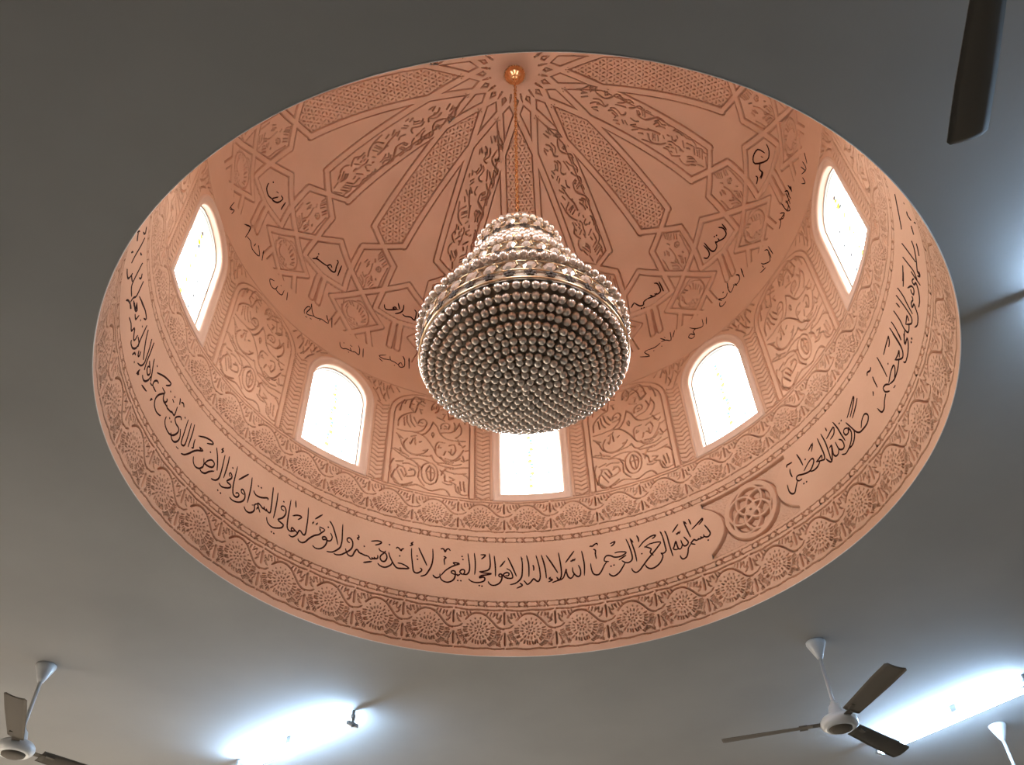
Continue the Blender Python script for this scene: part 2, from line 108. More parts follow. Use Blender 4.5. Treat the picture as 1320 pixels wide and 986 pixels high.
f|479,12211 657,12099 989,12014 1119,11930 1028,11848;1028,11848 1260,11817 1248,11695 1123,11579;1211,11814 866,11852 621,11784 488,11676 511,11567 694,11477 949,11409 991,11304;956,11643 701,11611;937,11610 729,11583;961,11581 749,11561;1002,11938 692,11916;1080,11913 730,11880;922,11964 616,11933;182,11817 288,11717 245,11631 30,11535 220,11497;-57,11704 41,11636 -7,11563;636,11770 492,11629;-203,11833 -5,11778 88,11675;-425,11766 -227,11679;-464,11725 -411,11631;429,12129 432,12034;221,12095 434,11987;-53,12067 195,11948;748,11372 912,11327 872,11229;787,11282 849,11163 884,11072 798,10998;377,11341 430,11251 457,11125;791,11140 623,11198 513,11311;840,11035 701,11112;493,11049 573,10964 686,10917 777,10850 733,10779;77,11410 178,11327 101,11231 -2,11145 112,11082 225,11086;-108,11429 19,11367 -36,11273 -121,11207;-159,11301 -174,11247 -294,11240;-125,11342 -190,11227;-433,11246 -351,11158;-211,11085 -331,11023;-173,11024 -274,10949;-517,11156 -472,11095;513,10873 346,10826 298,10733 296,10632 416,10539 571,10471 629,10366;539,10845 446,10795 360,10812;680,10803 440,10728;727,10746 422,10674;704,10693 690,10593;79,10941 23,10827 113,10761;-218,10875 -76,10787;-226,10820 -157,10732;-383,10797 -223,10698;-152,10698 -97,10590 -19,10487 57,10385 86,10234;-340,10648 -269,10560;-487,10513 -438,10418 -393,10286 -248,10131;-56,10371 -162,10322;-37,10324 -180,10281;-170,10446 -302,10388;322,10626 507,10514 631,10423 637,10324 547,10186 511,10127;413,10444 527,10384 437,10280 475,10203;296,10434 437,10381 350,10310;260,10374 351,10276 366,10194;31,10507 37,10438 48,10336 60,10234;-163,10472 -337,10366 -360,10248 -261,10133 -101,10040;-107,10363 -244,10313;-63,10322 -222,10265;-30,10261 -178,10197;82,10151 27,10117;185,10075 189,10041;445,10007 528,9924 501,9812 426,9684 461,9552 404,9442 321,9395;449,9938 465,9855 437,9794;219,9978 123,9931 154,9869 209,9869;330,9887 278,9854;-2,10000 56,9928 28,9827 33,9737 1,9632;-74,9958 -54,9910;-282,10015 -257,9912 -347,9782 -190,9634;-195,9990 -159,9928;-117,9888 -96,9840;-255,9856 -236,9825;-54,9799 -167,9719;-33,9695 -5,9611;296,9625 306,9556 312,9447;158,9578 189,9515;282,9729 126,9640;333,9380 388,9288 346,9197 354,9104;277,9360 144,9290;314,9317 146,9233;345,9254 162,9162;265,9430 129,9360;-58,9477 13,9390 -24,9258;-100,9440 -20,9358;-200,9436 -64,9299;-266,9603 -317,9523 -304,9410 -248,9356;-203,9337 -125,9233;-67,9199 -20,9061;248,9119 64,9009
h|-48,8417 -18,8287 -16,8172 -76,8048;26,8773 -3,8662;99,8729 23,8615;133,8692 57,8578;181,8645 109,8561;271,8621 203,8518;328,8584 260,8481;393,8507 386,8397 361,8232 363,8065 306,7906;156,8434 230,8419 238,8348 140,8331 107,8385 156,8434;168,8395 165,8364;-38,8540 2,8483;202,8160 222,8130;70,8149 140,8071 68,8085;-227,8429 -259,8352;-153,8417 -178,8337;-125,8368 -158,8292;81,8044 52,7965;131,8027 94,7920;195,8000 150,7898;-190,8120 -97,8046 -75,8113;-3,8099 -40,8009;-19,8012 -4,7871 -15,7745;-204,8032 -97,7980 -61,7875;-224,7963 -103,7903;-287,7920 -108,7824;-80,7805 12,7760;-363,8286 -348,8118 -356,7898
d|-25,7448 104,7484 284,7374 382,7187 398,6977 320,6878;31,7381 35,7244;126,7336 101,7194;202,7277 156,7150;271,7196 212,7105;311,7107 243,7023;324,7012 222,6957;-235,7335 -152,7262;-147,7352 -68,7267;-243,7234 -266,7114;-213,7158 -222,7026 -148,6915 -40,6916;-367,7267 -351,7189;7,6934 25,6905;109,6870 123,6832;29,6837 48,6810;-385,7117 -349,6953 -225,6838;-45,6733 84,6715;-111,6862 -39,6835;-240,6875 -200,6833'''.split('\n'))

# ------------------------------------------------------------------ materials
def mat(name, col, rough=0.7, metal=0.0, **kw):
    m = bpy.data.materials.new(name); m.use_nodes = True
    b = m.node_tree.nodes['Principled BSDF']
    b.inputs['Base Color'].default_value = (*col, 1); b.inputs['Roughness'].default_value = rough
    b.inputs['Metallic'].default_value = metal
    for k, v in kw.items(): b.inputs[k].default_value = v
    return m
def noisy(m, c1, c2, scale, bump=0.0, bscale=60.0, dist=0.01, detail=4.0):
    nt = m.node_tree; b = nt.nodes['Principled BSDF']
    tc = nt.nodes.new('ShaderNodeTexCoord'); geo = nt.nodes.new('ShaderNodeNewGeometry')
    n = nt.nodes.new('ShaderNodeTexNoise'); n.inputs['Scale'].default_value = scale; n.inputs['Detail'].default_value = detail
    nt.links.new(geo.outputs['Position'], n.inputs['Vector'])
    r = nt.nodes.new('ShaderNodeValToRGB'); r.color_ramp.elements[0].color = (*c1, 1); r.color_ramp.elements[1].color = (*c2, 1)
    r.color_ramp.elements[0].position = 0.3; r.color_ramp.elements[1].position = 0.7
    nt.links.new(n.outputs['Fac'], r.inputs[0]); nt.links.new(r.outputs[0], b.inputs['Base Color'])
    if bump:
        n2 = nt.nodes.new('ShaderNodeTexNoise'); n2.inputs['Scale'].default_value = bscale; n2.inputs['Detail'].default_value = 3
        nt.links.new(geo.outputs['Position'], n2.inputs['Vector'])
        bp = nt.nodes.new('ShaderNodeBump'); bp.inputs['Strength'].default_value = bump; bp.inputs['Distance'].default_value = dist
        nt.links.new(n2.outputs['Fac'], bp.inputs['Height']); nt.links.new(bp.outputs[0], b.inputs['Normal'])
    return m
def glow(name, col, s):
    m = bpy.data.materials.new(name); m.use_nodes = True; nt = m.node_tree; nt.nodes.clear()
    e = nt.nodes.new('ShaderNodeEmission'); e.inputs[0].default_value = (*col, 1); e.inputs[1].default_value = s
    o = nt.nodes.new('ShaderNodeOutputMaterial'); nt.links.new(e.outputs[0], o.inputs[0]); return m
def glass(name, col):
    m = bpy.data.materials.new(name); m.use_nodes = True; nt = m.node_tree; nt.nodes.clear()
    e = nt.nodes.new('ShaderNodeBsdfTransparent'); e.inputs[0].default_value = (*col, 1)
    g = nt.nodes.new('ShaderNodeBsdfGlossy'); g.inputs['Roughness'].default_value = 0.05
    mx = nt.nodes.new('ShaderNodeMixShader'); mx.inputs[0].default_value = 0.04
    nt.links.new(e.outputs[0], mx.inputs[1]); nt.links.new(g.outputs[0], mx.inputs[2])
    o = nt.nodes.new('ShaderNodeOutputMaterial'); nt.links.new(mx.outputs[0], o.inputs[0]); return m
M = {}
M['plaster'] = noisy(mat('carved_plaster', (0.6, 0.4, 0.3), 0.9, **{'Specular IOR Level': 0.25}), (0.625, 0.380, 0.260), (0.675, 0.420, 0.295), 3.0, 0.25, 45.0, 0.004)
M['surround'] = noisy(mat('smooth_plaster', (0.7, 0.5, 0.4), 0.6), (0.66, 0.46, 0.36), (0.71, 0.50, 0.39), 4.0)
M['ink'] = mat('brown_paint', (0.028, 0.005, 0.004), 0.8, **{'Specular IOR Level': 0.08})
M['ceiling'] = noisy(mat('ceiling_paint', (0.6, 0.58, 0.55), 0.9), (0.335, 0.33, 0.325), (0.38, 0.375, 0.37), 1.2, 0.2, 25.0, 0.004)
M['wallpaint'] = noisy(mat('wall_paint', (0.6, 0.57, 0.5), 0.9), (0.46, 0.45, 0.42), (0.50, 0.49, 0.46), 1.0)
M['carpet'] = noisy(mat('carpet', (0.3, 0.2, 0.15), 0.95), (0.15, 0.14, 0.125), (0.19, 0.18, 0.16), 30.0)
M['lip'] = mat('white_lip', (0.75, 0.70, 0.66), 0.5)
M['pane'] = glass('clear_glass', (1.0, 0.985, 0.97))
M['yellow'] = glass('yellow_glass', (1.0, 0.9, 0.020))
M['blue'] = glass('blue_glass', (0.030, 0.050, 0.075))
M['pink'] = glass('pink_glass', (0.037, 0.026, 0.032))
M['green'] = glass('green_glass', (0.030, 0.052, 0.036))
M['frame'] = mat('window_frame_paint', (0.30, 0.30, 0.27), 0.5)
M['room_pane'] = glass('tinted_room_glass', (ROOM_CLEAR, ROOM_CLEAR*0.97, ROOM_CLEAR*0.92))
M['white'] = mat('white_enamel', (0.70, 0.71, 0.73), 0.28)
M['blade'] = mat('fan_blade_paint', (0.125, 0.108, 0.09), 0.7, **{'Specular IOR Level': 0.2})
M['steel'] = mat('dull_steel', (0.42, 0.43, 0.44), 0.4, 0.7)
M['black'] = mat('black_plastic', (0.03, 0.03, 0.03), 0.5)
M['tube'] = glow('fluorescent_tube', (0.47, 0.71, 1.0), TUBE)
M['gold'] = mat('polished_gold', (0.85, 0.50, 0.24), 0.22, 1.0)
M['paleg'] = mat('pale_gold', (0.78, 0.55, 0.34), 0.28, 1.0)
M['dark'] = mat('blackened_brass', (0.055, 0.038, 0.03), 0.35, 0.6)
M['crystal'] = mat('crystal', (0.93, 0.81, 0.72), 0.11, 0.45, **{'Transmission Weight': 0.3, 'IOR': 1.6, 'Coat Weight': 1.0, 'Coat Roughness': 0.02})
M['cream'] = mat('cream_enamel', (0.50, 0.40, 0.31), 0.3, 0.2)
M['core'] = mat('chandelier_core', (0.55, 0.44, 0.34), 0.35, 0.4)

# ------------------------------------------------------------------ object helpers
def tag(o, label=None, cat=None, group=None, kind=None):
    if label: o['label'] = label
    if cat: o['category'] = cat
    if group: o['group'] = group
    if kind: o['kind'] = kind
    return o
def empty(name, loc=(0, 0, 0), rz=0.0):
    o = bpy.data.objects.new(name, None); C.objects.link(o); o.location = loc; o.rotation_euler = (0, 0, rz); return o
def link(name, me, parent=None, loc=None, rz=None):
    o = bpy.data.objects.new(name, me); C.objects.link(o)
    if parent: o.parent = parent
    if loc is not None: o.location = loc
    if rz is not None: o.rotation_euler = (0, 0, rz)
    return o
def npmesh(name, V, F, m, smooth=True):
    """V (n,3), F (k,4) or (k,3) int arrays -> mesh"""
    V = np.asarray(V, np.float32); F = np.asarray(F, np.int32)
    me = bpy.data.meshes.new(name); n = F.shape[1]
    me.vertices.add(len(V)); me.vertices.foreach_set('co', V.ravel())
    me.loops.add(F.size); me.loops.foreach_set('vertex_index', F.ravel())
    me.polygons.add(len(F)); me.polygons.foreach_set('loop_start', np.arange(0, F.size, n, dtype=np.int32))
    me.polygons.foreach_set('loop_total', np.full(len(F), n, np.int32))
    if smooth: me.polygons.foreach_set('use_smooth', np.ones(len(F), bool))
    me.update(calc_edges=True); me.materials.append(m); return me
class MB:
    """collects shapes into one mesh"""
    def __init__(s): s.v = []; s.f = []; s.sm = []
    def add(s, V, F, smooth=False):
        n = len(s.v); s.v += [tuple(map(float, p)) for p in V]; s.f += [tuple(int(i) + n for i in f) for f in F]; s.sm += [smooth]*len(F)
    def box(s, lo, hi, rot=None, loc=(0, 0, 0)):
        x0, y0, z0 = lo; x1, y1, z1 = hi
        P_ = [(x0,y0,z0),(x1,y0,z0),(x1,y1,z0),(x0,y1,z0),(x0,y0,z1),(x1,y0,z1),(x1,y1,z1),(x0,y1,z1)]
        if rot is not None: P_ = [tuple(rot @ Vector(p) + Vector(loc)) for p in P_]
        s.add(P_, [(0,3,2,1),(4,5,6,7),(0,1,5,4),(1,2,6,5),(2,3,7,6),(3,0,4,7)])
    def lathe(s, prof, n=24, c=(0, 0, 0), smooth=True):
        V = []; F = []
        for r, z in prof:
            for k in range(n):
                a = 2*PI*k/n; V.append((c[0]+r*math.cos(a), c[1]+r*math.sin(a), c[2]+z))
        for i in range(len(prof)-1):
            for k in range(n):
                a, b = i*n+k, i*n+(k+1) % n; F.append((a, b, b+n, a+n))
        s.add(V, F, smooth)
    def tube(s, pts, r, n=8, cap=True):
        pts = [Vector(p) for p in pts]; V = []; F = []; up = Vector((0, 0, 1))
        rr = r if isinstance(r, (list, tuple)) else [r]*len(pts)
        for i, p in enumerate(pts):
            t = (pts[min(i+1, len(pts)-1)] - pts[max(i-1, 0)]).normalized()
            a = t.cross(up) if abs(t.dot(up)) < 0.95 else t.cross(Vector((1, 0, 0)))
            a.normalize(); b = t.cross(a)
            for k in range(n):
                w = 2*PI*k/n; V.append(p + rr[i]*(a*math.cos(w) + b*math.sin(w)))
        for i in range(len(pts)-1):
            for k in range(n):
                q, w = i*n+k, i*n+(k+1) % n; F.append((q, w, w+n, q+n))
        if cap: F += [tuple(range(n))[::-1], tuple((len(pts)-1)*n+k for k in range(n))]
        s.add(V, F, True)
    def build(s, name, m, parent=None, loc=None, rz=None, link_it=True):
        me = bpy.data.meshes.new(name); me.from_pydata(s.v, [], s.f); me.polygons.foreach_set('use_smooth', s.sm)
        me.materials.append(m); me.update()
        return link(name, me, parent, loc, rz) if link_it else me

# ------------------------------------------------------------------ the dome's profile (radius 1 = 2 m), arc length s from the ceiling up
RC, Z0, RZ, LX, LY, ZD = 0.98095, 1.39772, 0.67778, 0.02263, 0.00567, 1.1365
_p = [(1, 0), (1, ZD), (RC, Z0)] + [(RC*math.cos(PI/2*i/600), Z0 + RZ*math.sin(PI/2*i/600)) for i in range(1, 601)]
PR = np.array([a for a, b in _p]); PZ = np.array([b for a, b in _p])
PS = np.concatenate([[0], np.cumsum(np.hypot(np.diff(PR), np.diff(PZ)))]); STOP = PS[-1]
def rz_at(s): return np.interp(s, PS, PR), np.interp(s, PS, PZ)
def surf(th, s, h=0.0):
    """angle (degrees), arc s, height h (towards the room) -> metres, about the dome axis on the ceiling plane"""
    th, s, h = np.broadcast_arrays(np.radians(np.asarray(th, float)), np.asarray(s, float), np.asarray(h, float))
    r, z = rz_at(s); e = 0.004; r1, z1 = rz_at(np.minimum(s+e, STOP)); r0, z0 = rz_at(np.maximum(s-e, 0))
    dr, dz = r1-r0, z1-z0; l = np.hypot(dr, dz) + 1e-12
    r = r - h*dz/l; z = z + h*dr/l
    return np.stack([r*np.sin(th), r*np.cos(th), z], -1)*U
ZP = 1.285                    # the dome leans a little from this height up
_k = 1/(Z0+RZ-ZP)
SHEAR = Matrix(((1, 0, LX*_k, -LX*_k*ZP*U), (0, 1, LY*_k, -LY*_k*ZP*U), (0, 0, 1, 0), (0, 0, 0, 1)))
class Tile:
    """a carved stretch of the dome surface as a height field"""
    def __init__(s, t0, t1, s0, s1, dx, ds, rref=1.0):
        s.nu = max(2, int(round(math.radians(t1-t0)*rref/dx))); s.nv = max(2, int(round((s1-s0)/ds)))
        s.th = np.linspace(t0, t1, s.nu+1); s.s = np.linspace(s0, s1, s.nv+1)
        s.T, s.S = np.meshgrid(s.th, s.s); s.R = rz_at(s.S)[0]
        s.H = np.zeros_like(s.T)
    def window(s, a, b, w):
        """index box round a segment given in (theta, s)"""
        rm = max(0.05, min(rz_at(a[1])[0], rz_at(b[1])[0])); wt = math.degrees(w/rm)
        i0, i1 = np.searchsorted(s.th, [min(a[0], b[0])-wt, max(a[0], b[0])+wt])
        j0, j1 = np.searchsorted(s.s, [min(a[1], b[1])-w, max(a[1], b[1])+w])
        return slice(j0, j1), slice(i0, i1)
    def segdist(s, a, b, w):
        W = s.window(a, b, w)
        if s.T[W].size == 0: return W, None
        R = s.R[W]; am, bm = rz_at(a[1])[0], rz_at(b[1])[0]; k = PI/180
        x = s.T[W]*k*R; y = s.S[W]; ax, bx = a[0]*k*am, b[0]*k*bm
        # both ends measured on their own radius, the point on its own
        dx, dy = bx-ax, b[1]-a[1]; L = dx*dx+dy*dy + 1e-14
        t = np.clip(((x-ax)*dx + (y-a[1])*dy)/L, 0, 1)
        return W, np.hypot(x-ax-t*dx, y-a[1]-t*dy)
    def groove(s, pts, w, depth):
        if len(pts) == 1: pts = [pts[0], pts[0]]
        for a, b in zip(pts[:-1], pts[1:]):
            W, d = s.segdist(a, b, w)
            if d is None: continue
            s.H[W] = np.minimum(s.H[W], -CARVE*depth*np.clip(1-(d/w)**2, 0, 1)**0.55)
    def lines(s, segs, w=0.02):
        D = np.full_like(s.T, 9.0)
        for a, b in segs:
            W, d = s.segdist(a, b, w)
            if d is not None: D[W] = np.minimum(D[W], d)
        return D
    def mesh(s, name, m, mask=None):
        V = surf(s.T, s.S, s.H).reshape(-1, 3); n = s.nu+1
        j, i = np.mgrid[0:s.nv, 0:s.nu]; a = j*n+i
        F = np.stack([a, a+n, a+n+1, a+1], -1)
        F = F[mask] if mask is not None else F.reshape(-1, 4)
        u, inv = np.unique(F, return_inverse=True)
        return npmesh(name, V[u], inv.reshape(-1, 4), m)
    def cells(s, A): return (A[:-1, :-1] + A[1:, :-1] + A[:-1, 1:] + A[1:, 1:])/4
def ribbon_profile(D, hw, gw, gd, base):
    """raised ribbons of half width hw with a groove of width gw beside them; panels at height base"""
    H = np.zeros_like(D); q = (D-hw)/gw
    g = (q > 0) & (q < 1); H[g] = -gd*np.sin(PI*q[g])**0.7
    out = q > 0.5; H[out] = np.minimum(H[out], base)
    return H
def strokes(key): return [[(int(a)/100, int(b)/5000) for a, b in (p.split(',') for p in q.split())] for q in DATA[key].split(';')]
def smooth_line(p, n=3):
    """Catmull-Rom through the traced points"""
    if len(p) < 3: return p
    P_ = [p[0]] + list(p) + [p[-1]]; out = []
    for i in range(1, len(P_)-2):
        a, b, c, d = (np.array(P_[j]) for j in (i-1, i, i+1, i+2))
        for k in range(n):
            t = k/n; out.append(tuple(0.5*((2*b) + (-a+c)*t + (2*a-5*b+4*c-d)*t*t + (-a+3*b-3*c+d)*t**3)))
    out.append(tuple(p[-1])); return out

# ------------------------------------------------------------------ the room
X0, X1, Y0, Y1 = -5.2, 7.5, -8.0, 9.0
def slab(name, lo, hi, m, label=None):
    b = MB(); b.box(lo, hi); o = b.build(name, m); return tag(o, label, kind='structure')
slab('floor', (X0-.3, Y0-.3, -0.2), (X1+.3, Y1+.3, 0), M['carpet'], 'carpeted floor of the prayer hall')
# ceiling slab with the round opening
V = []; F = []; n = 256
for k in range(n):
    a = 2*PI*k/n + TH0*PI/180; cx, sy = math.sin(a), math.cos(a)
    V.append((U*cx, U*sy, CEIL))
    t = min((X1 if cx > 0 else -X0)/max(abs(cx), 1e-9), (Y1 if sy > 0 else -Y0)/max(abs(sy), 1e-9))
    V.append((cx*t, sy*t, CEIL)); V.append((cx*t, sy*t, CEIL+.3)); V.append((2.3*cx, 2.3*sy, CEIL+.3))
for k in range(n):
    a, b = 4*k, 4*((k+1) % n); F += [(a, b, b+1, a+1), (a+1, b+1, b+2, a+2), (a+2, b+2, b+3, a+3)]
for cx, cy in ((X0, Y0), (X1, Y0), (X0, Y1), (X1, Y1)):      # corners the rays skip
    i = len(V); V += [(cx, cy, CEIL)]
    ks = [k for k in range(n)]
    best = sorted(ks, key=lambda k: (V[4*k+1][0]-cx)**2+(V[4*k+1][1]-cy)**2)[:2]
    F.append((i, 4*best[0]+1, 4*best[1]+1))
me = bpy.data.meshes.new('ceiling'); me.from_pydata(V, [], F); me.materials.append(M['ceiling']); me.update()
tag(link('ceiling', me), 'flat matt painted ceiling round the dome opening', kind='structure')
def wall(name, axis, at, lo, hi, holes, m):
    """a wall 0.3 thick with rectangular window holes (u0,u1,z0,z1)"""
    b = MB(); us = sorted({lo, hi} | {h[0] for h in holes} | {h[1] for h in holes}); zs = sorted({0, CEIL+.3} | {h[2] for h in holes} | {h[3] for h in holes})
    for i in range(len(us)-1):
        for j in range(len(zs)-1):
            uc, zc = (us[i]+us[i+1])/2, (zs[j]+zs[j+1])/2
            if any(h[0] < uc < h[1] and h[2] < zc < h[3] for h in holes): continue
            if axis == 'x': b.box((at, us[i], zs[j]), (at+.3, us[i+1], zs[j+1]))
            else: b.box((us[i], at, zs[j]), (us[i+1], at+.3, zs[j+1]))
    return tag(b.build(name, m), kind='structure')
hN = [(-4.6, -2.8, 1.0, 3.2), (-2.0, -0.2, 1.0, 3.0), (1.4, 3.2, 1.0, 3.0)]
hW = [(0.6, 2.4, 1.0, 3.2), (3.2, 5.0, 1.0, 3.3), (5.8, 7.6, 1.0, 3.3)]
wall('wall_far', 'y', Y1, X0-.3, X1+.3, hN, M['wallpaint']); wall('wall_near', 'y', Y0-.3, X0-.3, X1+.3, [], M['wallpaint'])
wall('wall_left', 'x', X0-.3, Y0, Y1, hW, M['wallpaint']); wall('wall_right', 'x', X1, Y0, Y1, [], M['wallpaint'])
wn = 8
for hs, ax in ((hN, 'y'), (hW, 'x')):
    for u0, u1, z0, z1 in hs:
        wn += 1
        at = Y1+.12 if ax == 'y' else X0-.16
        w = tag(empty('window_%d' % wn), kind='structure')
        g = MB(); f = MB()
        bx = (lambda b, a, c, e, d, o: b.box((a, at+o, e), (c, at+o+.04, d))) if ax == 'y' else (lambda b, a, c, e, d, o: b.box((at+o, a, e), (at+o+.04, c, d)))
        bx(g, u0+.05, u1-.05, z0+.05, z1-.05, 0.0)
        for a, c, e, d in ((u0, u0+.06, z0, z1), (u1-.06, u1, z0, z1), (u0, u1, z0, z0+.06), (u0, u1, z1-.06, z1), ((u0+u1)/2-.03, (u0+u1)/2+.03, z0, z1)):
            bx(f, a, c, e, d, -.02)
        portal(((u0+u1)/2, Y1+.28, (z0+z1)/2) if ax == 'y' else (X0-.28, (u0+u1)/2, (z0+z1)/2), (0, -1, 0) if ax == 'y' else (1, 0, 0), u1-u0, z1-z0)
        g.build('pane', M['room_pane'], w); f.build('window_frame', M['frame'], w)

# ------------------------------------------------------------------ the drum (upright wall of the dome)
RZ0 = TH0*PI/180
drum = tag(empty('wall_drum', (0, 0, CEIL)), 'round wall of carved pink plaster under the dome', kind='structure')
dome = tag(empty('ceiling_dome', (0, 0, CEIL)), 'leaning dome of pink plaster carved with star strapwork', kind='structure')
def rot(deg): return -(deg*PI/180 + RZ0)       # turning the tile by +deg of dome angle is clockwise seen from above
def ring_strip(name, s0, s1, ns, m, t0=0, t1=360, dt=1.5, parent=None):
    t = Tile(t0, t1, s0, s1, math.radians(dt), (s1-s0)/ns); return link(name, t.mesh(name, m), parent or drum, rz=rot(0))
rnd = random.Random(3)
def jit(p, a, b): return (p[0]+rnd.uniform(-a, a), p[1]+rnd.uniform(-b, b))
# plain lip at the bottom, edged by a white bead
ring_strip('lip', 0.0, 0.022, 2, M['plaster'])
b = MB(); V = []; F = []; n = 240
for k in range(n):
    a = 2*PI*k/n; w = 0.0012*math.sin(5*a+1)+0.0009*math.sin(13*a)
    for q in range(6):
        c = 2*PI*q/6; r = (0.9993+w*0.3+0.0013*math.cos(c))*U; V.append((r*math.sin(a), r*math.cos(a), (0.0004+0.0012*math.sin(c))*U))
for k in range(n):
    for q in range(6):
        F.append((k*6+q, k*6+(q+1) % 6, ((k+1) % n)*6+(q+1) % 6, ((k+1) % n)*6+q))
b.add(V, F, True); b.build('edge_bead', M['lip'], drum)

def frieze_tile(name, s0, s1, up):
    """one square of the rosette frieze: s0..s1, 360/37 degrees wide"""
    hwid = 180/37; t = Tile(-hwid, hwid, s0, s1, 0.00165, 0.00155)
    H = s1-s0; k = 180/PI; c = s0 + H*(0.50); W = 0.0027; D = 0.0075
    P_ = lambda x, y: (x*hwid, s0+H*(y*0.5+0.5))            # x,y in -1..1
    def g(pts, w=W, d=D): t.groove([P_(*p) for p in pts], w, d)
    g([(-0.93, 0.93), (-0.4, 0.88), (0.1, 0.92), (0.6, 0.89), (0.93, 0.92)], W, D)      # line above, broken at the ticks
    g([(-0.95, -0.93), (-0.6, -0.90), (-0.2, -0.95), (0.3, -0.90), (0.6, -0.95), (0.95, -0.92)], W*0.9, D*0.7)
    for x in (-1, 1):                                        # upright ticks at the joints
        g([(x, 0.78), (x, 0.25)], W*1.25, D); g([(x, -0.22), (x, -0.74)], W*1.25, D)
    # the wave: up over the rosette, down to the joint
    wave = [(-0.97, 0.02), (-0.8, 0.06), (-0.66, 0.18)]
    arc = [(-0.52, 0.42), (-0.36, 0.62), (-0.15, 0.74), (0.08, 0.74), (0.3, 0.62), (0.5, 0.38), (0.66, 0.16), (0.82, 0.03), (0.97, 0.0)]
    g(smooth_line(arc, 3), W*1.1, D); g(wave, W*0.8, D*0.6)
    asp = (math.radians(hwid)*1.0)/(H/2)                     # half width over half height
    def pol(r, a): return (r*math.cos(a)/asp, r*math.sin(a)-0.06)
    g([pol(0, 0)], W*1.0, D)
    for q in range(8):
        a = 2*PI*(q+0.5)/8; g([pol(0.14, a), pol(0.19, a)], W*0.75, D*0.8)
    for q in range(16):
        a = 2*PI*q/16+0.1; g([pol(0.33, a), pol(0.39 if q % 2 else 0.43, a)], W*0.75, D*0.8)
    for q in range(30):                                      # spiky rim of the rosette
        a = 2*PI*q/30 + rnd.uniform(-.04, .04)
        if 0.2 < a % (2*PI) < 2.9: 
            if q % 2: g([pol(0.53, a), pol(0.58, a)], W*0.6, D*0.5)
            continue
        g([pol(0.53, a), pol(0.66, a+rnd.uniform(-.08, .08))], W*0.85, D*0.9)
    for sx in (-1, 1):                                       # leaf hatching in the four corners
        for q in range(5):
            x = 0.36+0.125*q; y0_ = 0.80-0.02*q
            g([(sx*x, y0_), (sx*(x-0.06+0.01*q), y0_-0.13-0.03*q)] if q < 4 else [(sx*0.88, 0.66), (sx*0.78, 0.30)], W*0.75, D*0.75)
        g([(sx*0.86, 0.42), (sx*0.72, 0.28)], W*0.7, D*0.6)
        for q in range(3):                                   # short strokes beside the lower tick
            g([(sx*(0.90-0.05*q), -0.30-0.17*q), (sx*(0.83-0.06*q), -0.42-0.17*q)], W*0.65, D*0.6)
    for ring, (r0, r1, nn) in enumerate(((0.76, 0.92, 34), (1.01, 1.17, 40))):           # fans of leaf strokes round the lower half
        for q in range(nn):
            a = PI + PI*(q+0.5)/nn + rnd.uniform(-.03, .03); x0_, y0_ = pol(r0+rnd.uniform(-.03, .03), a); x1_, y1_ = pol(r1+rnd.uniform(-.04, .02), a+0.05)
            if abs(x1_) < 0.86 and y1_ > -0.84 and y0_ > -0.80: g([(x0_, y0_), (x1_, y1_)], W*0.66, D*0.62)
    for q in range(12):                                      # and a few above, outside the wave
        a = 0.25+2.6*(q+0.5)/12; x0_, y0_ = pol(0.98, a); x1_, y1_ = pol(1.10, a)
        if abs(x1_) < 0.85 and y1_ < 0.84 and abs(x0_) > 0.45: g([(x0_, y0_), (x1_, y1_)], W*0.66, D*0.6)
    return t.mesh(name, M['plaster'])
for nm, s0, s1, c0 in (('lower', 0.022, 0.176, -1.75), ('upper', 0.484, 0.6275, -1.35)):
    me = frieze_tile('frieze_tile', s0, s1, 1)
    for k in range(37): link('frieze_tile', me, drum, rz=rot(c0+k*360/37))
def guilloche(s0, s1):
    hw = 360/92; t = Tile(-hw, hw, s0, s1, 0.0016, 0.0013); H = s1-s0; m_ = (s0+s1)/2
    for c in (-hw/2, hw/2):
        for x, w_, d_ in ((-0.5, .0026, .007), (-0.12, .0026, .007)):
            for sy in (-1, 1): t.groove([(c+(x-.07)*hw, m_+sy*H*.17), (c+x*hw, m_+sy*H*.09), (c+(x+.07)*hw, m_+sy*H*.17)], w_, d_)
        for sy in (-1, 1):
            t.groove([(c-.46*hw, m_+sy*H*.27), (c-.16*hw, m_+sy*H*.29)], .0019, .0055)
            t.groove([(c-.06*hw, m_+sy*H*.29), (c+.20*hw, m_+sy*H*.27)], .0019, .0055)
            t.groove([(c+.24*hw, m_+sy*H*.27), (c+.46*hw, m_+sy*H*.29)], .0019, .0055)
    return t.mesh('guilloche_segment', M['plaster'])
for s0, s1 in ((0.176, 0.2085), (0.438, 0.4705)):
    me = guilloche(s0, s1)
    for k in range(46): link('guilloche_segment', me, drum, rz=rot(k*360/46))
ring_strip('border_strip', 0.4705, 0.484, 1, M['plaster'])
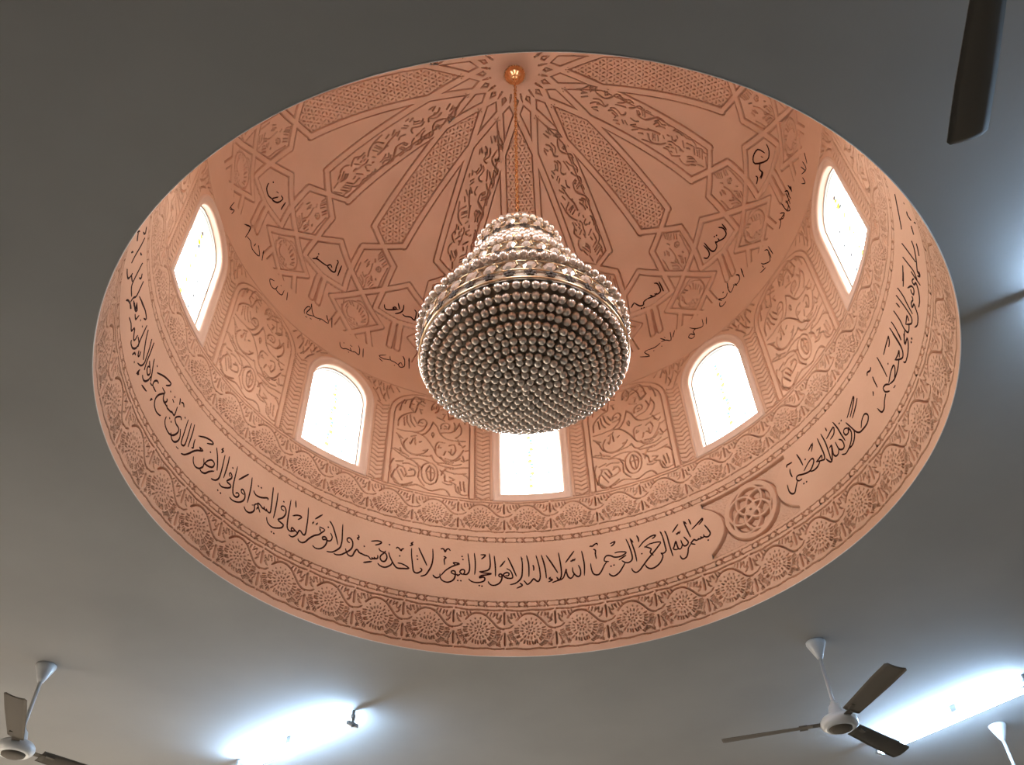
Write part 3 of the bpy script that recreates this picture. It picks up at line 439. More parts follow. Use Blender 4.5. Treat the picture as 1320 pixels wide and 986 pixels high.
# inscription band: plain, with the medallion at 45 degrees
TM0, TM1, BS0, BS1 = 35.0, 54.6, 0.2085, 0.438
ring_strip('inscription_band', BS0, BS1, 4, M['plaster'], TM1, TM0+360, 1.2)
t = Tile(TM0, TM1, BS0, BS1, 0.0016, 0.0016); bc = (BS0+BS1)/2; mc = 44.8; k_ = PI/180
x = (t.T-mc)*k_; y = t.S-bc
circ = lambda cx, cy, r, a0=0, a1=2*PI, n=40: [((mc+(cx+r*math.cos(a0+(a1-a0)*i/n))/k_), bc+cy+r*math.sin(a0+(a1-a0)*i/n)) for i in range(n+1)]
seg = lambda L: list(zip(L[:-1], L[1:]))
S_ = seg(circ(0, 0, 0.094))
D1 = t.lines(S_, 0.03)
S2 = []
for q in range(5):
    a = 2*PI*q/5+0.3; S2 += seg(circ(0.036*math.cos(a), 0.036*math.sin(a), 0.050, 0, 2*PI, 30))
D2 = t.lines(S2, 0.03); S3 = []
for q in range(5):
    a = 2*PI*q/5+0.8; S3 += seg(circ(0.0, 0.0, 0.015, 0, 2*PI, 16))
D3 = t.lines(S3 + seg(circ(0, 0, 0.0075, n=12)), 0.02)
Dm = np.minimum(np.minimum(D1-0.0075, D2-0.0036), D3-0.003)
# plain inscription panels run in from both sides with rounded ends
endd = np.maximum(np.abs(y)-0.106, 0)
xe = 0.108 + 0.10*np.clip(np.abs(y)/0.115, 0, 1)**2.2
side = np.abs(x) - xe                                         # > 0: on the plain panel
flat = side > 0
Dp = np.where(flat, 0, -side*0.75)
edge = 0.1147-np.abs(y)
Dall = np.minimum(np.minimum(Dm, Dp), edge-0.004)
stip = 0.0016*np.sin(t.T*19.0+3*np.sin(t.S*420))*np.sin(t.S*910.0+2*np.sin(t.T*11))
H = np.where(Dall <= 0, 0, -0.0095*np.clip(Dall/0.0022, 0, 1) - 0.011*np.exp(-((Dall-0.0032)/0.0022)**2))
H = np.where(Dall > 0.004, H + stip, H)
t.H = H; link('medallion', t.mesh('medallion', M['plaster']), drum, rz=rot(0))

# ------------------------------------------------------------------ window zone: eight carved panels between eight windows
WZ0, WZ1 = 0.6275, 1.1365
OW, OB, OS = math.radians(6.70), 0.668, 0.975                  # opening: half width, sill, spring line
def arch(d, n=14, bottom=True):
    """outline of the window opening offset outwards by d: list of (x, s)"""
    r = OW+d; top = [(r*math.cos(PI*i/n), OS + (r*1.03)*math.sin(PI*i/n)) for i in range(n+1)]
    return [(r, OB-d*0.0-(min(d, 0.0)))] + top + [(-r, OB)]
def wdist(x, s):
    """distance outside the opening outline"""
    q = np.hypot(x, (s-OS)/1.03)-OW
    return np.where(s > OS, q, np.abs(x)-OW)
t = Tile(-22.5, 22.5, WZ0, WZ1, 0.0017, 0.0017)
k_ = PI/180; x = t.T*k_; s_ = t.S
wl = wdist(x+22.5*k_, s_); wr = wdist(x-22.5*k_, s_); wd = np.minimum(wl, wr)
SUR = 0.034                                                    # width of the smooth surround
# frame ribbon of the panel
PW, PB, PT = 9.45, 0.6395, 1.117
fr = [(-PW, PB), (-PW, 0.985)] + [(-PW*math.cos(a), 0.985 + (PT-0.985)*math.sin(a)**0.9) for a in [PI/2*i/10 for i in range(1, 11)]]
fr = fr + [(-a, b) for a, b in fr[::-1][1:]]
segs = seg(fr)
DF = t.lines(segs, 0.05)
H = np.zeros_like(t.T); q = (DF-0.0078)/0.005
g = (q > 0) & (q < 1); H[g] = -0.016*np.sin(PI*q[g])**0.7
t.H = H
t.groove([(-22.5, WZ0+.0045), (22.5, WZ0+.0045)], 0.0025, 0.007)
t.groove([(-22.5, WZ1-.0055), (-12, WZ1-.005), (0, WZ1-.0045), (12, WZ1-.0055), (22.5, WZ1-.0055)], 0.0028, 0.0075)
inside = (np.abs(t.T) < PW-0.55) & (s_ > PB+0.008) & ((s_ < 0.985) | (s_ < 0.985+(PT-0.985-0.009)*np.sqrt(np.clip(1-(t.T/(PW-0.55))**2, 0, 1))))
for L in strokes('p'):
    L = [(a*0.985, bb) for a, bb in L]
    if max(abs(a) for a, _ in L) > PW-0.5: L = [(max(-PW+.7, min(PW-.7, a)), bb) for a, bb in L]
    L = smooth_line(L, 2); t.groove([(a, min(bb, PT-.012)) for a, bb in L], 0.0027, 0.0085)
# chevron columns either side and over the arch
for sx in (-1, 1):
    xin, xout = 10.25, 13.35
    for sg, w_ in ((xin, .0016), (xout, .0016)): t.groove([(sx*sg, WZ0+.006), (sx*sg, 1.0)], w_, 0.003)
    zc = WZ0+0.012
    while zc < 1.02:
        mid = (xin+xout)/2
        t.groove([(sx*(xin+.15), zc+.004), (sx*(xin+.9), zc-.001), (sx*mid, zc-.006), (sx*(xout-.8), zc+.003), (sx*(xout-.15), zc+.006)], 0.0023, 0.0062)
        t.groove([(sx*(xin+.25), zc+.010)], 0.002, 0.004); zc += 0.0205
    # spandrel: leaves between the arch of the window and the line above
    for L in ([(11.2, 1.03), (12.4, 1.06), (13.0, 1.09)], [(12.6, 1.02), (13.4, 1.05), (14.6, 1.075)], [(10.6, 1.05), (11.3, 1.09), (11.2, 1.115)], [(9.6, 1.09), (10.3, 1.118)],
              [(12.0, 1.085), (12.3, 1.12)], [(13.2, 1.10), (13.6, 1.124)], [(14.2, 1.085), (15.0, 1.12)], [(15.2, 1.095), (16.4, 1.123)], [(16.2, 1.105), (17.8, 1.125)],
              [(11.9, 1.04), (11.6, 1.07)], [(13.9, 1.07), (13.5, 1.085)], [(14.6, 1.10), (14.2, 1.12)], [(16.0, 1.12), (15.4, 1.126)], [(8.2, 1.105), (9.0, 1.124)], [(10.9, 1.10), (10.4, 1.128)], [(12.8, 1.105), (12.9, 1.125)]):
        t.groove([(sx*a, bb) for a, bb in L], 0.0025, 0.007)
    t.groove([(sx*22.4, WZ0+.02)], .001, .001)
cx = t.cells(t.T); cs = t.cells(t.S); cwd = t.cells(wd); cin = t.cells(inside.astype(float)) > 0.5
# keep a clean square foot below the sill
cut = (cwd < SUR-0.004) & (cs > WZ0+0.003)
side = (~cin) & (~cut)
mp = t.mesh('carved_panel', M['plaster'], cin & ~cut); mcv = t.mesh('chevron_border', M['plaster'], side & (cx < 0)); mcr = t.mesh('chevron_border', M['plaster'], side & (cx >= 0))
for k in range(8):
    for nm, me in (('carved_panel', mp), ('chevron_border', mcv), ('chevron_border', mcr)): link(nm, me, drum, rz=rot(22.5+45*k))
# surround, reveal, frame and glass of one window, built at angle 0
def outline(d, sill):
    r = OW+d; n = 20; P_ = [(r, sill), (r, OS)] + [(r*math.cos(PI*i/n), OS+r*1.03*math.sin(PI*i/n)) for i in range(1, n)] + [(-r, OS), (-r, sill)]
    return P_
def sweep(rows, closed=True):
    """rows: list of (outline, depth towards the room): joined one to the next"""
    V = []; F = []; n = len(rows[0][0])
    for P_, dep in rows:
        A = np.array(P_); V += list(surf(np.degrees(A[:, 0]), A[:, 1], dep))
    for i in range(len(rows)-1):
        for j in range(n):
            j2 = (j+1) % n; F.append((i*n+j, i*n+j2, (i+1)*n+j2, (i+1)*n+j))
    return V, F
def dense(P_, m_=6):
    out = []
    for i in range(len(P_)):
        a, b_ = P_[i], P_[(i+1) % len(P_)]; L = math.hypot(b_[0]-a[0], b_[1]-a[1]); q = max(1, int(L/0.02))
        out += [(a[0]+(b_[0]-a[0])*w/q, a[1]+(b_[1]-a[1])*w/q) for w in range(q)]
    return out
def same(d, sill):      # same parametrisation for every offset
    n = 24; sd = 14; r = OW+d
    P_ = [(r, sill+(OS-sill)*i/sd) for i in range(sd)] + [(r*math.cos(PI*i/n), OS+r*1.03*math.sin(PI*i/n)) for i in range(n+1)]
    P_ += [(-r, OS-(OS-sill)*i/sd) for i in range(1, sd+1)] + [(-r+2*r*i/16, sill) for i in range(1, 16)]
    return P_
rows = [(same(SUR, WZ0), -0.006), (same(SUR-0.001, WZ0+.0005), 0.002), (same(SUR-0.006, WZ0+.003), 0.005), (same(SUR-0.011, WZ0+.006), 0.003), (same(SUR-0.013, WZ0+.009), -0.001),
        (same(0.010, OB-.010), -0.001), (same(0.003, OB-.003), -0.003), (same(0.0, OB), -0.008), (same(0.0, OB), -0.060)]
V, F = sweep(rows); b = MB(); b.add(V, F, True); sur = b.build('window_surround', M['surround'], link_it=False)
V, F = sweep([(same(0.001, OB-.001), -0.024), (same(-0.004, OB+.004), -0.024), (same(-0.004, OB+.004), -0.040)]); b = MB(); b.add(V, F, False)
frm = b.build('window_frame', M['frame'], link_it=False)
A = np.array(same(-0.003, OB+.002)); V = list(surf(np.degrees(A[:, 0]), A[:, 1], -0.030)); nV = len(V)
V.append(surf(0, 0.86, -0.030)); b = MB(); b.add(V, [(i, (i+1) % nV, nV) for i in range(nV)]); pane = b.build('pane', M['pane'], link_it=False)
def dots(L, m, name):
    b = MB()
    for px, ps, r in L:
        V = [surf(math.degrees(px+r*math.cos(2*PI*i/8)), ps+r*math.sin(2*PI*i/8), -0.0285) for i in range(8)]; b.add(V, [tuple(range(8))])
    return b.build(name, m, link_it=False)
ye = []; bl = []; pk = []; gr = []
for i in range(5):
    c = OB+0.055+i*0.062
    for sx in (-1, 0, 1):
        xx = sx*0.062 + (0.004 if i % 2 else -0.004)
        if sx and i > 3: continue
        (ye if sx == 0 else bl).append((xx, c, 0.0095 if sx == 0 else 0.0055))
        if sx == 0:
            ye.append((xx, c+0.030, 0.0070)); bl.append((xx, c+0.046, 0.0075))
            for a in range(5): pk.append((xx+0.013*math.cos(a*1.26), c+0.015+0.010*math.sin(a*1.26), 0.0028))
gl = [('yellow_glass', dots(ye, M['yellow'], 'yellow_glass')), ('blue_glass', dots(bl, M['blue'], 'blue_glass')), ('pink_glass', dots(pk, M['pink'], 'pink_glass'))]
V, F = sweep([(same(-0.0085, OB+.008), -0.0285), (same(-0.0105, OB+.010), -0.0285)]); b = MB(); b.add(V, F); gl.append(('green_glass', b.build('green_glass', M['green'], link_it=False)))
for k in range(8):
    w = tag(empty('window_%d' % (k+1), (0, 0, CEIL), rot(-90+45*k)), 'round-arched stained glass window in the dome wall', kind='structure')
    _a = math.radians(-90+45*k)+RZ0; _n = Vector((math.sin(_a), math.cos(_a), 0)); _c = _n*1.055*U; portal((_c.x, _c.y, CEIL+0.885*U), -_n, 0.26*U, 0.46*U)
    for nm, me in [('window_surround', sur), ('window_frame', frm), ('pane', pane)] + gl:
        o = link(nm, me, w)
        if nm.endswith('glass'): o['kind'] = 'stuff'

# ------------------------------------------------------------------ the dome itself
ring_strip('text_band', ZD, 1.285, 6, M['plaster'], parent=dome)
LD = 0.0735
t = Tile(-11.25, 33.75, 1.285, STOP-0.012, 0.00172, 0.00245)
Rg = t.R; Tg = t.T; Sg = t.S; kk = PI/180
def strip_edges(c):
    """signed distance from the strip centred on angle c to its edge (negative inside)"""
    a = (Tg-c)*kk; hw_ = np.interp(Sg, [1.80, 2.33], [0.0805, 0.0715])
    lat = np.where(np.cos(a) > 0, np.abs(Rg*np.sin(a)), 9.0)
    return lat-hw_
# strapwork: straight ribbons below the strips, laid out for a star centred on 0 and repeated every 22.5 degrees
net = []
tip, shl = (0, 1.777), 5.55
unit = [((-shl, 1.826), tip), (tip, (shl-.2, 1.722)), ((shl, 1.826), tip), (tip, (-shl+.2, 1.722)),
        ((shl-.2, 1.722), (shl-.35, 1.604)), ((-shl+.2, 1.722), (-shl+.35, 1.604)),
        ((shl-.35, 1.604), (4.6, 1.497)), ((-shl+.35, 1.604), (-4.6, 1.497)),
        ((11.25, 1.676), (5.2, 1.604)), ((5.2, 1.604), (0, 1.538)), ((0, 1.538), (-7.35, 1.419)),
        ((-11.25, 1.676), (-5.2, 1.604)), ((-5.2, 1.604), (0, 1.538)), ((0, 1.538), (7.35, 1.419)),
        ((-7.35, 1.419), (0, 1.303)), ((7.35, 1.419), (0, 1.303)), ((0, 1.303), (1.8, 1.27)), ((0, 1.303), (-1.8, 1.27)),
        ((4.6, 1.497), (11.25, 1.482)), ((-4.6, 1.497), (-11.25, 1.482)),
        ((4.1, 1.36), (5.6, 1.27)), ((-4.1, 1.36), (-5.6, 1.27)),
        ((10.4, 1.482), (10.25, 1.335)), ((-10.4, 1.482), (-10.25, 1.335))]
NC = (-22.5, 0, 22.5, 45)
for c in NC: net += [((a[0]+c, a[1]), (b_[0]+c, b_[1])) for a, b_ in unit]
DN = t.lines(net, 0.03) - 0.0098
# ribs: the two straight edges of every strip, down to the shoulders
SE = {c: strip_edges(c) for c in [22.5*i for i in range(-8, 10)]}
DR = np.full_like(Tg, 9.0)
for c, e in SE.items():
    lo = np.where(Sg < 1.824, np.hypot(np.maximum(1.824-Sg, 0), e), np.abs(e))
    DR = np.minimum(DR, lo)
DR = DR - 0.0105
DA = np.minimum(DN, DR)
H = np.zeros_like(DA)
q = DA/0.0062; g = (q > 0) & (q < 1); H[g] = -0.020*np.sin(PI*q[g])**0.7
H = np.where(q > 0.75, np.minimum(H, -0.0022), H)
t.H = np.where(Rg < 0.076, 0.0, H)
# regions
own0 = (SE[0] < -0.0105) & (Sg > 1.79); own1 = (SE[22.5] < -0.0105) & (Sg > 1.79)
other = np.full_like(Tg, 9.0)
for c, e in SE.items():
    pass
def free_of(c0):
    m = np.ones_like(Tg, bool)
    for c, e in SE.items():
        if c != c0: m &= ~((e < 0.0105))
    return m
def poly_in(P_):
    """point in polygon in (theta, s)"""
    r = np.zeros_like(Tg, bool); n = len(P_)
    for i in range(n):
        (x1, y1), (x2, y2) = P_[i], P_[(i+1) % n]
        if y1 == y2: continue
        r ^= ((y1 > Sg) != (y2 > Sg)) & (Tg < (x2-x1)*(Sg-y1)/(y2-y1)+x1)
    return r
strip_poly = lambda c: poly_in([(c-90, 1.826), (c-shl, 1.826), (c, 1.777), (c+shl, 1.826), (c+90, 1.826), (c+90, 3), (c-90, 3)])
L0 = strip_poly(0) & (SE[0] < 0) & free_of(0); L1 = strip_poly(22.5) & (SE[22.5] < 0) & free_of(22.5)
clear = DA > 0.004
# lattice: pierced star net in the strip at 0
ix = Tg*kk*0+Rg*np.sin(Tg*kk); pit = 0.034; rowh = pit*0.866
a1 = ix/pit; b1 = (Sg-1.8)/rowh
hole = np.zeros_like(Tg)
for (ux, uy) in ((1, 0), (0.5, 0.866), (-0.5, 0.866)):
    # along direction u: dashes centred half way between nodes
    pr = (ix*ux+(Sg-1.8)*uy)/pit; pp = (-ix*uy+(Sg-1.8)*ux)/rowh
    d1 = (pr - np.floor(pr) - 0.5)*pit if ux == 1 else None
    row = np.round(pp); off = (row % 2)*0.5
    da = ((pr-off) - np.floor(pr-off) - 0.5)*pit; db = (pp-row)*rowh
    hole = np.maximum(hole, np.clip(1.25-np.maximum((np.abs(da)/0.0064)**2 + (np.abs(db)/0.0026)**2, 0), 0, 1))
rr_ = np.round(b1); of = (rr_ % 2)*0.5; ctr = np.hypot(((a1-of)-np.round(a1-of))*pit, (b1-rr_)*rowh)
hole = np.maximum(hole, np.clip(1.2-(ctr/0.0026)**2, 0, 1)*0.6)
m_ = L0 & clear & (SE[0] < -0.018)
t.H = np.where(m_, np.minimum(t.H, -0.0022-0.015*hole), t.H)
# scrolls: floral strip at 22.5, hexagons and diamonds at 0
keepH = t.H.copy()
for L in strokes('f'):
    L = smooth_line(L, 2); t.groove([(a+22.5, b_) for a, b_ in L], 0.0026, 0.0075)
# fill the left side of the strip head
t.H = np.where(L1 & clear, t.H, np.where(L0, keepH, t.H))
keepH = np.where(L1 | (Sg > 1.80), t.H, keepH)
for c in (0, 22.5):
    for L in strokes('h'): t.groove([(a+c, b_) for a, b_ in smooth_line(L, 2)], 0.0024, 0.0062)
    for L in strokes('d'): t.groove([(a+c-.2, b_-.004) for a, b_ in smooth_line(L, 2)], 0.0026, 0.0062)
    t.groove([(c+3.75*math.cos(w), 1.415+0.063*math.sin(w)) for w in [2*PI*i/28 for i in range(29)]], 0.0024, 0.006)
t.H = np.where((DA < 0.002) & (Sg < 1.80), keepH, t.H)
# small carved triangles in the head of the dome
for c in NC:
    for (a, b_) in ((0, 2.480), (0, 2.500), (-2.4, 2.492), (2.4, 2.492)): t.groove([(c+a, b_)], 0.0026, 0.004)
    for sx in (-1, 1): t.groove([(c+sx*9.5, 2.600), (c+11.25*sx, 2.575), (c+sx*13, 2.600)], 0.0022, 0.004)
hexm = poly_in([(0, 1.777), (5.35, 1.722), (5.2, 1.604), (0, 1.538), (-5.2, 1.604), (-5.35, 1.722)])
diam = poly_in([(0, 1.538), (7.35, 1.419), (0, 1.303), (-7.35, 1.419)])
cart = poly_in([(5.2, 1.604), (11.25, 1.676), (17.3, 1.604), (17.9, 1.497), (11.25, 1.482), (4.6, 1.497)])
star = poly_in([(11.25, 1.676), (17.15, 1.604), (17.15, 1.722), (22.5, 1.777), (22.5, 3), (0, 3), (0, 1.777), (5.35, 1.722), (5.2, 1.604)]) & ~(L0 | L1) & (SE[0] > 0) & (SE[22.5] > 0) & free_of(99)
C_ = t.cells; cl = lambda m: C_(m.astype(float)) > 0.5
cT = C_(Tg); used = np.zeros(cT.shape, bool)
dome_parts = []
for nm, m_, reps, step, c0 in (('lattice_strip', L0, 8, 45, 0), ('floral_strip', L1, 8, 45, 0), ('hexagon_panel', hexm, 16, 22.5, 0), ('diamond_panel', diam, 16, 22.5, 0),
                               ('cartouche', cart, 16, 22.5, 0), ('star_field', star, 16, 22.5, 0)):
    mm = cl(m_) & ~used; used |= mm
    dome_parts.append((nm, t.mesh(nm, M['plaster'], mm), reps, step))
# what is left between -11.25 and 11.25, minus what neighbours' copies of the parts already fill
def shifted(m_, d):
    r = np.zeros_like(m_); n = int(round(abs(d)/(t.th[1]-t.th[0])))
    if d > 0: r[:, n:] = m_[:, :-n]
    else: r[:, :-n] = m_[:, n:]
    return r
allm = np.zeros(cT.shape, bool)
P16 = cl(hexm) | cl(diam) | cl(cart) | cl(star)
allm |= P16 | shifted(P16, 22.5) | shifted(P16, -22.5) | cl(L0) | cl(L1)
left = (~allm) & (cT < 11.25)
left2 = (~allm) & (cT >= 11.25)
dome_parts.append(('strapwork', t.mesh('strapwork', M['plaster'], left), 8, 45)); dome_parts.append(('strapwork', t.mesh('strapwork', M['plaster'], left2), 8, 45))
for nm, me, reps, step in dome_parts:
    for k in range(reps):
        o = link(nm, me, dome, rz=rot(step*k))
        o.matrix_parent_inverse = SHEAR
# the closing disc round the hook, and the outer shell
b = MB(); V = []
t = Tile(0, 360, STOP-0.012, STOP-0.0005, math.radians(6), 0.012); o = link('crown_disc', t.mesh('crown_disc', M['plaster']), dome); o.matrix_parent_inverse = SHEAR
b = MB(); prof = [(1.16*U, 0.0)] + [(1.16*U, 0.60*U), (1.16*U, 0.6*U)]
def shell(z0, z1, t0, t1, b):
    n = max(2, int((t1-t0)/4)); V = []; F = []
    for i in range(n+1):
        a = math.radians(t0+(t1-t0)*i/n+TH0)
        for r in (1.10, 1.16): 
            for z in (z0, z1): V.append((r*U*math.sin(a), r*U*math.cos(a), z*U))
    for i in range(n):
        p = 4*i; q = p+4; F += [(p, p+1, q+1, q), (p+2, q+2, q+3, p+3), (p+1, p+3, q+3, q+1), (p, q, q+2, p+2)]
    F += [(0, 2, 3, 1), (4*n, 4*n+1, 4*n+3, 4*n+2)]
    b.add(V, F)
shell(0.10, 0.60, 0, 360, b); shell(1.26, 1.42, 0, 360, b)
for k in range(8): shell(0.60, 1.26, 45*k+10.5, 45*k+34.5, b)
for z in (0.612, 1.142, 1.284): b.lathe([(1.032*U, z*U), (1.12*U, z*U)], 96)      # unseen rings added to block daylight leaking through the tile joints
b.lathe([((1.16*math.cos(PI/2*i/14))*U, (1.42+0.85*math.sin(PI/2*i/14))*U) for i in range(15)], 48)
o = b.build('outer_shell', M['wallpaint'], drum)
# joints between the carved tiles and the outer shell around each window are closed by the reveals

# ------------------------------------------------------------------ writing
def shear_pt(v):
    k = max(0.0, (v[2]-ZP*U)/((Z0+RZ-ZP)*U)); return (v[0]+k*LX*U, v[1]+k*LY*U, v[2])
def word(name, key, w, parent):
    V = []; F = []
    for L in strokes(key):
        L = smooth_line(L, 3); kk = math.radians(1); fine = [L[0]]
        for a, c in zip(L[:-1], L[1:]):
            q = max(1, int(math.hypot((c[0]-a[0])*kk, c[1]-a[1])/0.006))
            fine += [(a[0]+(c[0]-a[0])*i/q, a[1]+(c[1]-a[1])*i/q) for i in range(1, q+1)]
        L = fine; n = len(L)
        r = float(rz_at(L[0][1])[0]); P_ = np.array([(a*kk*r, s_) for a, s_ in L])
        ln = float(np.hypot(*np.diff(P_, axis=0).T).sum())
        base = len(V)
        if ln < 0.0085:                                   # a dot: a small lozenge
            c = P_.mean(0); q = w*1.45
            for i in range(8):
                rr = q*(1.0 if i % 2 == 0 else 0.82); a = 2*PI*i/8+0.4
                V.append(surf((c[0]+rr*math.cos(a))/kk/r, c[1]+rr*math.sin(a), -0.0006))
            V.append(surf(c[0]/kk/r, c[1], 0.0014)); F += [(base+i, base+(i+1) % 8, base+8) for i in range(8)]; continue
        for i in range(n):
            d = P_[min(i+1, n-1)]-P_[max(i-1, 0)]; l = math.hypot(*d)+1e-9; nx, ny = -d[1]/l, d[0]/l
            u = i/(n-1); tw = w*(0.82+0.34*math.sin(PI*u))*(1.0 if 0 < i < n-1 else 0.6)
            tw *= 1+0.22*(abs(ny)-0.5)
            for q, hh in ((-1, -0.0007), (0, 0.0018), (1, -0.0007)):
                V.append(surf((P_[i][0]+nx*tw*q)/kk/r, P_[i][1]+ny*tw*q, hh))
        for i in range(n-1):
            a = base+3*i; F += [(a, a+1, a+4), (a, a+4, a+3), (a+1, a+2, a+5), (a+1, a+5, a+4)]
        e = base+3*(n-1)
        F += [(base, base+1, base+2), (e, e+1, e+2)]
    V = [shear_pt(v) for v in V] if parent is dome else V
    return link(name, npmesh(name, V, F, M['ink'], False), parent, rz=rot(0))
for key in DATA:
    if key[0] == 'i': word('inscription_word', key, 0.0037, drum)
    if key[0] == 'n': word('name_inscription', key, 0.0029, dome)

# ------------------------------------------------------------------ chandelier
CX, CY = 0.001*U, 0.006*U
HX, HY = LX*U, LY*U
ZT = CEIL + (Z0+RZ)*U
ch = tag(empty('chandelier', (CX, CY, CEIL)), 'large gold and crystal bead chandelier hanging on a chain from the dome', 'chandelier')
b = MB(); tx, ty, tz = HX-CX, HY-CY, ZT-CEIL
b.lathe([(0.0, -0.135), (0.018, -0.13), (0.03, -0.120), (0.060, -0.108), (0.078, -0.090), (0.084, -0.072), (0.078, -0.055), (0.045, -0.035), (0.03, -0.01), (0.0, -0.004)], 32, (tx, ty, tz)); b.build('canopy', M['gold'], ch)
b = MB()
for q in range(26):
    a = 2*PI*q/26; c = (tx+0.085*math.cos(a), ty+0.085*math.sin(a), tz-0.072); b.lathe([(0, -.0065), (.0055, -.003), (.0055, .003), (0, .0065)], 6, c)
for q in range(12):
    a = 2*PI*q/12; c = (tx+0.027*math.cos(a), ty+0.027*math.sin(a), tz-0.124); b.lathe([(0, -.006), (.005, -.003), (.005, .003), (0, .006)], 6, c)
b.build('canopy_beading', M['paleg'], ch)['kind'] = 'stuff'
# chain: every link a part
lk = MB(); n = 14; V = []; F = []
Lh, Lw, lr = 0.0200, 0.0110, 0.0040
for i in range(n):
    a = 2*PI*i/n; c = Vector((Lw*math.cos(a), 0, Lh*math.sin(a))); nrm = Vector((math.cos(a)/Lw, 0, math.sin(a)/Lh)).normalized()
    for q in range(5):
        w = 2*PI*q/5; V.append(c + nrm*lr*math.cos(w) + Vector((0, 1, 0))*lr*math.sin(w))
for i in range(n):
    for q in range(5): F.append((i*5+q, i*5+(q+1) % 5, ((i+1) % n)*5+(q+1) % 5, ((i+1) % n)*5+q))
lk.add(V, F, True); lme = lk.build('chain_link', M['gold'], link_it=False)
top = Vector((tx, ty, tz-0.135)); bot = Vector((0, 0, 0.945*U)); nl = int((top-bot).length/0.0315)
for i in range(nl):
    p = bot.lerp(top, (i+0.5)/nl); o = link('chain_link', lme, ch, p, (PI/2 if i % 2 else 0)+0.5)
# bead rings: (radius, z, bead radius, number) in dome radii
BR = 0.0115
rings = []
NB = 13
for i in range(NB):                                          # the shallow bowl below
    r = 0.2700*(1-(i+0.0)/NB); z = 0.329-0.095*max(0, 1-(r/0.275)**2)**0.8 - (0.004 if i in (4, 8) else 0)
    rings.append((r, z, BR, max(3, int(2*PI*r/(BR*2.06)))))
rings.append((0.0, 0.233, BR*1.2, 1))
def slope(a, b_, k, br=BR*0.98):
    for i in range(k):
        w = i/(k-1) if k > 1 else 0; r = a[0]+(b_[0]-a[0])*w; rings.append((r, a[1]+(b_[1]-a[1])*w, br, int(2*PI*r/(br*2.25))))
slope((0.288, 0.428), (0.255, 0.455), 3); slope((0.235, 0.475), (0.196, 0.548), 4)
slope((0.190, 0.640), (0.172, 0.662), 2); slope((0.160, 0.685), (0.137, 0.748), 4)
slope((0.131, 0.832), (0.120, 0.852), 2, BR*0.9); slope((0.104, 0.872), (0.03, 0.915), 4, BR*0.9)
ico_v = []; 
def sphere(r, nu=12, nv=7):
    V = [(0, 0, r)]; F = []
    for j in range(1, nv):
        for i in range(nu): V.append((r*math.sin(PI*j/nv)*math.cos(2*PI*i/nu), r*math.sin(PI*j/nv)*math.sin(2*PI*i/nu), r*math.cos(PI*j/nv)))
    V.append((0, 0, -r)); e = len(V)-1
    for i in range(nu):
        F.append((0, 1+i, 1+(i+1) % nu)); F.append((e, e-nu+(i+1) % nu, e-nu+i))
        for j in range(nv-2):
            a = 1+j*nu+i; c = 1+j*nu+(i+1) % nu; F.append((a, a+nu, c+nu, c))
    return V, F
sv, sf = sphere(1.0); bead_me = {}
def bead_mesh(r):
    k = round(r, 5)
    if k not in bead_me:
        b = MB(); b.add([(x*r*U, y*r*U, z*r*U) for x, y, z in sv], sf, True); bead_me[k] = b.build('crystal_bead', M['crystal'], link_it=False)
    return bead_me[k]
beads = []
for j, (r, z, br, nn) in enumerate(rings):
    for i in range(nn):
        a = 2*PI*(i+0.5*(j % 2))/nn + rnd.uniform(-.01, .01); s_ = br*rnd.uniform(0.95, 1.04)
        beads.append((r*math.sin(a)*U, r*math.cos(a)*U, (z+rnd.uniform(-.0012, .0012))*U, br, j))
cl_ = Vector((0-CX, -1.628*U-CY, -1.4116*U))
def seen(bd):
    p = Vector(bd[:3]); v = cl_-p; d = v.length
    front = 1 if bd[4] <= NB else (1 if (Vector((p.x, p.y, -0.02)).normalized().dot(v.normalized()) > 0.0) else 0)
    return (-front, d)
beads.sort(key=seen)
for bd in beads[:300]:
    o = link('crystal_bead', bead_mesh(bd[3]), ch, bd[:3], rnd.uniform(0, 6))
b = MB()
for bd in beads[300:]:
    r = bd[3]*U; b.add([(bd[0]+x*r, bd[1]+y*r, bd[2]+z*r) for x, y, z in sv], sf, True)
o = b.build('crystal_beads', M['crystal'], ch); o['kind'] = 'stuff'
# wire hoops that carry the beads
b = MB()
for j, (r, z, br, nn) in enumerate(rings):
    if r < 0.02: continue
    V = []; F = []; n = 48
    for i in range(n):
        a = 2*PI*i/n
        for q in range(4):
            w = PI/2*q; V.append(((r+.0012*math.cos(w))*U*math.cos(a), (r+.0012*math.cos(w))*U*math.sin(a), (z+.0085+.0012*math.sin(w))*U))
    for i in range(n):
        for q in range(4): F.append((i*4+q, i*4+(q+1) % 4, ((i+1) % n)*4+(q+1) % 4, ((i+1) % n)*4+q))
    b.add(V, F, True)
b.build('wire_frame', M['gold'], ch)
# the reflective body inside
b = MB(); b.lathe([(0.001, 0.256*U), (0.12*U, 0.272*U), (0.22*U, 0.314*U), (0.268*U, 0.338*U), (0.268*U, 0.42*U), (0.232*U, 0.46*U), (0.178*U, 0.55*U), (0.172*U, 0.64*U), (0.145*U, 0.68*U), (0.118*U, 0.75*U), (0.118*U, 0.83*U), (0.09*U, 0.86*U), (0.02*U, 0.905*U), (0.004*U, 0.945*U)], 48)
b.build('body', M['core'], ch)
for r, z in ((0.2765, 0.338), (0.1815, 0.567), (0.1245, 0.768)):
    b = MB(); b.lathe([(r*U, (z-.002)*U), (r*U, (z+.030)*U)], 72); b.build('crown_band', M['cream'], ch)
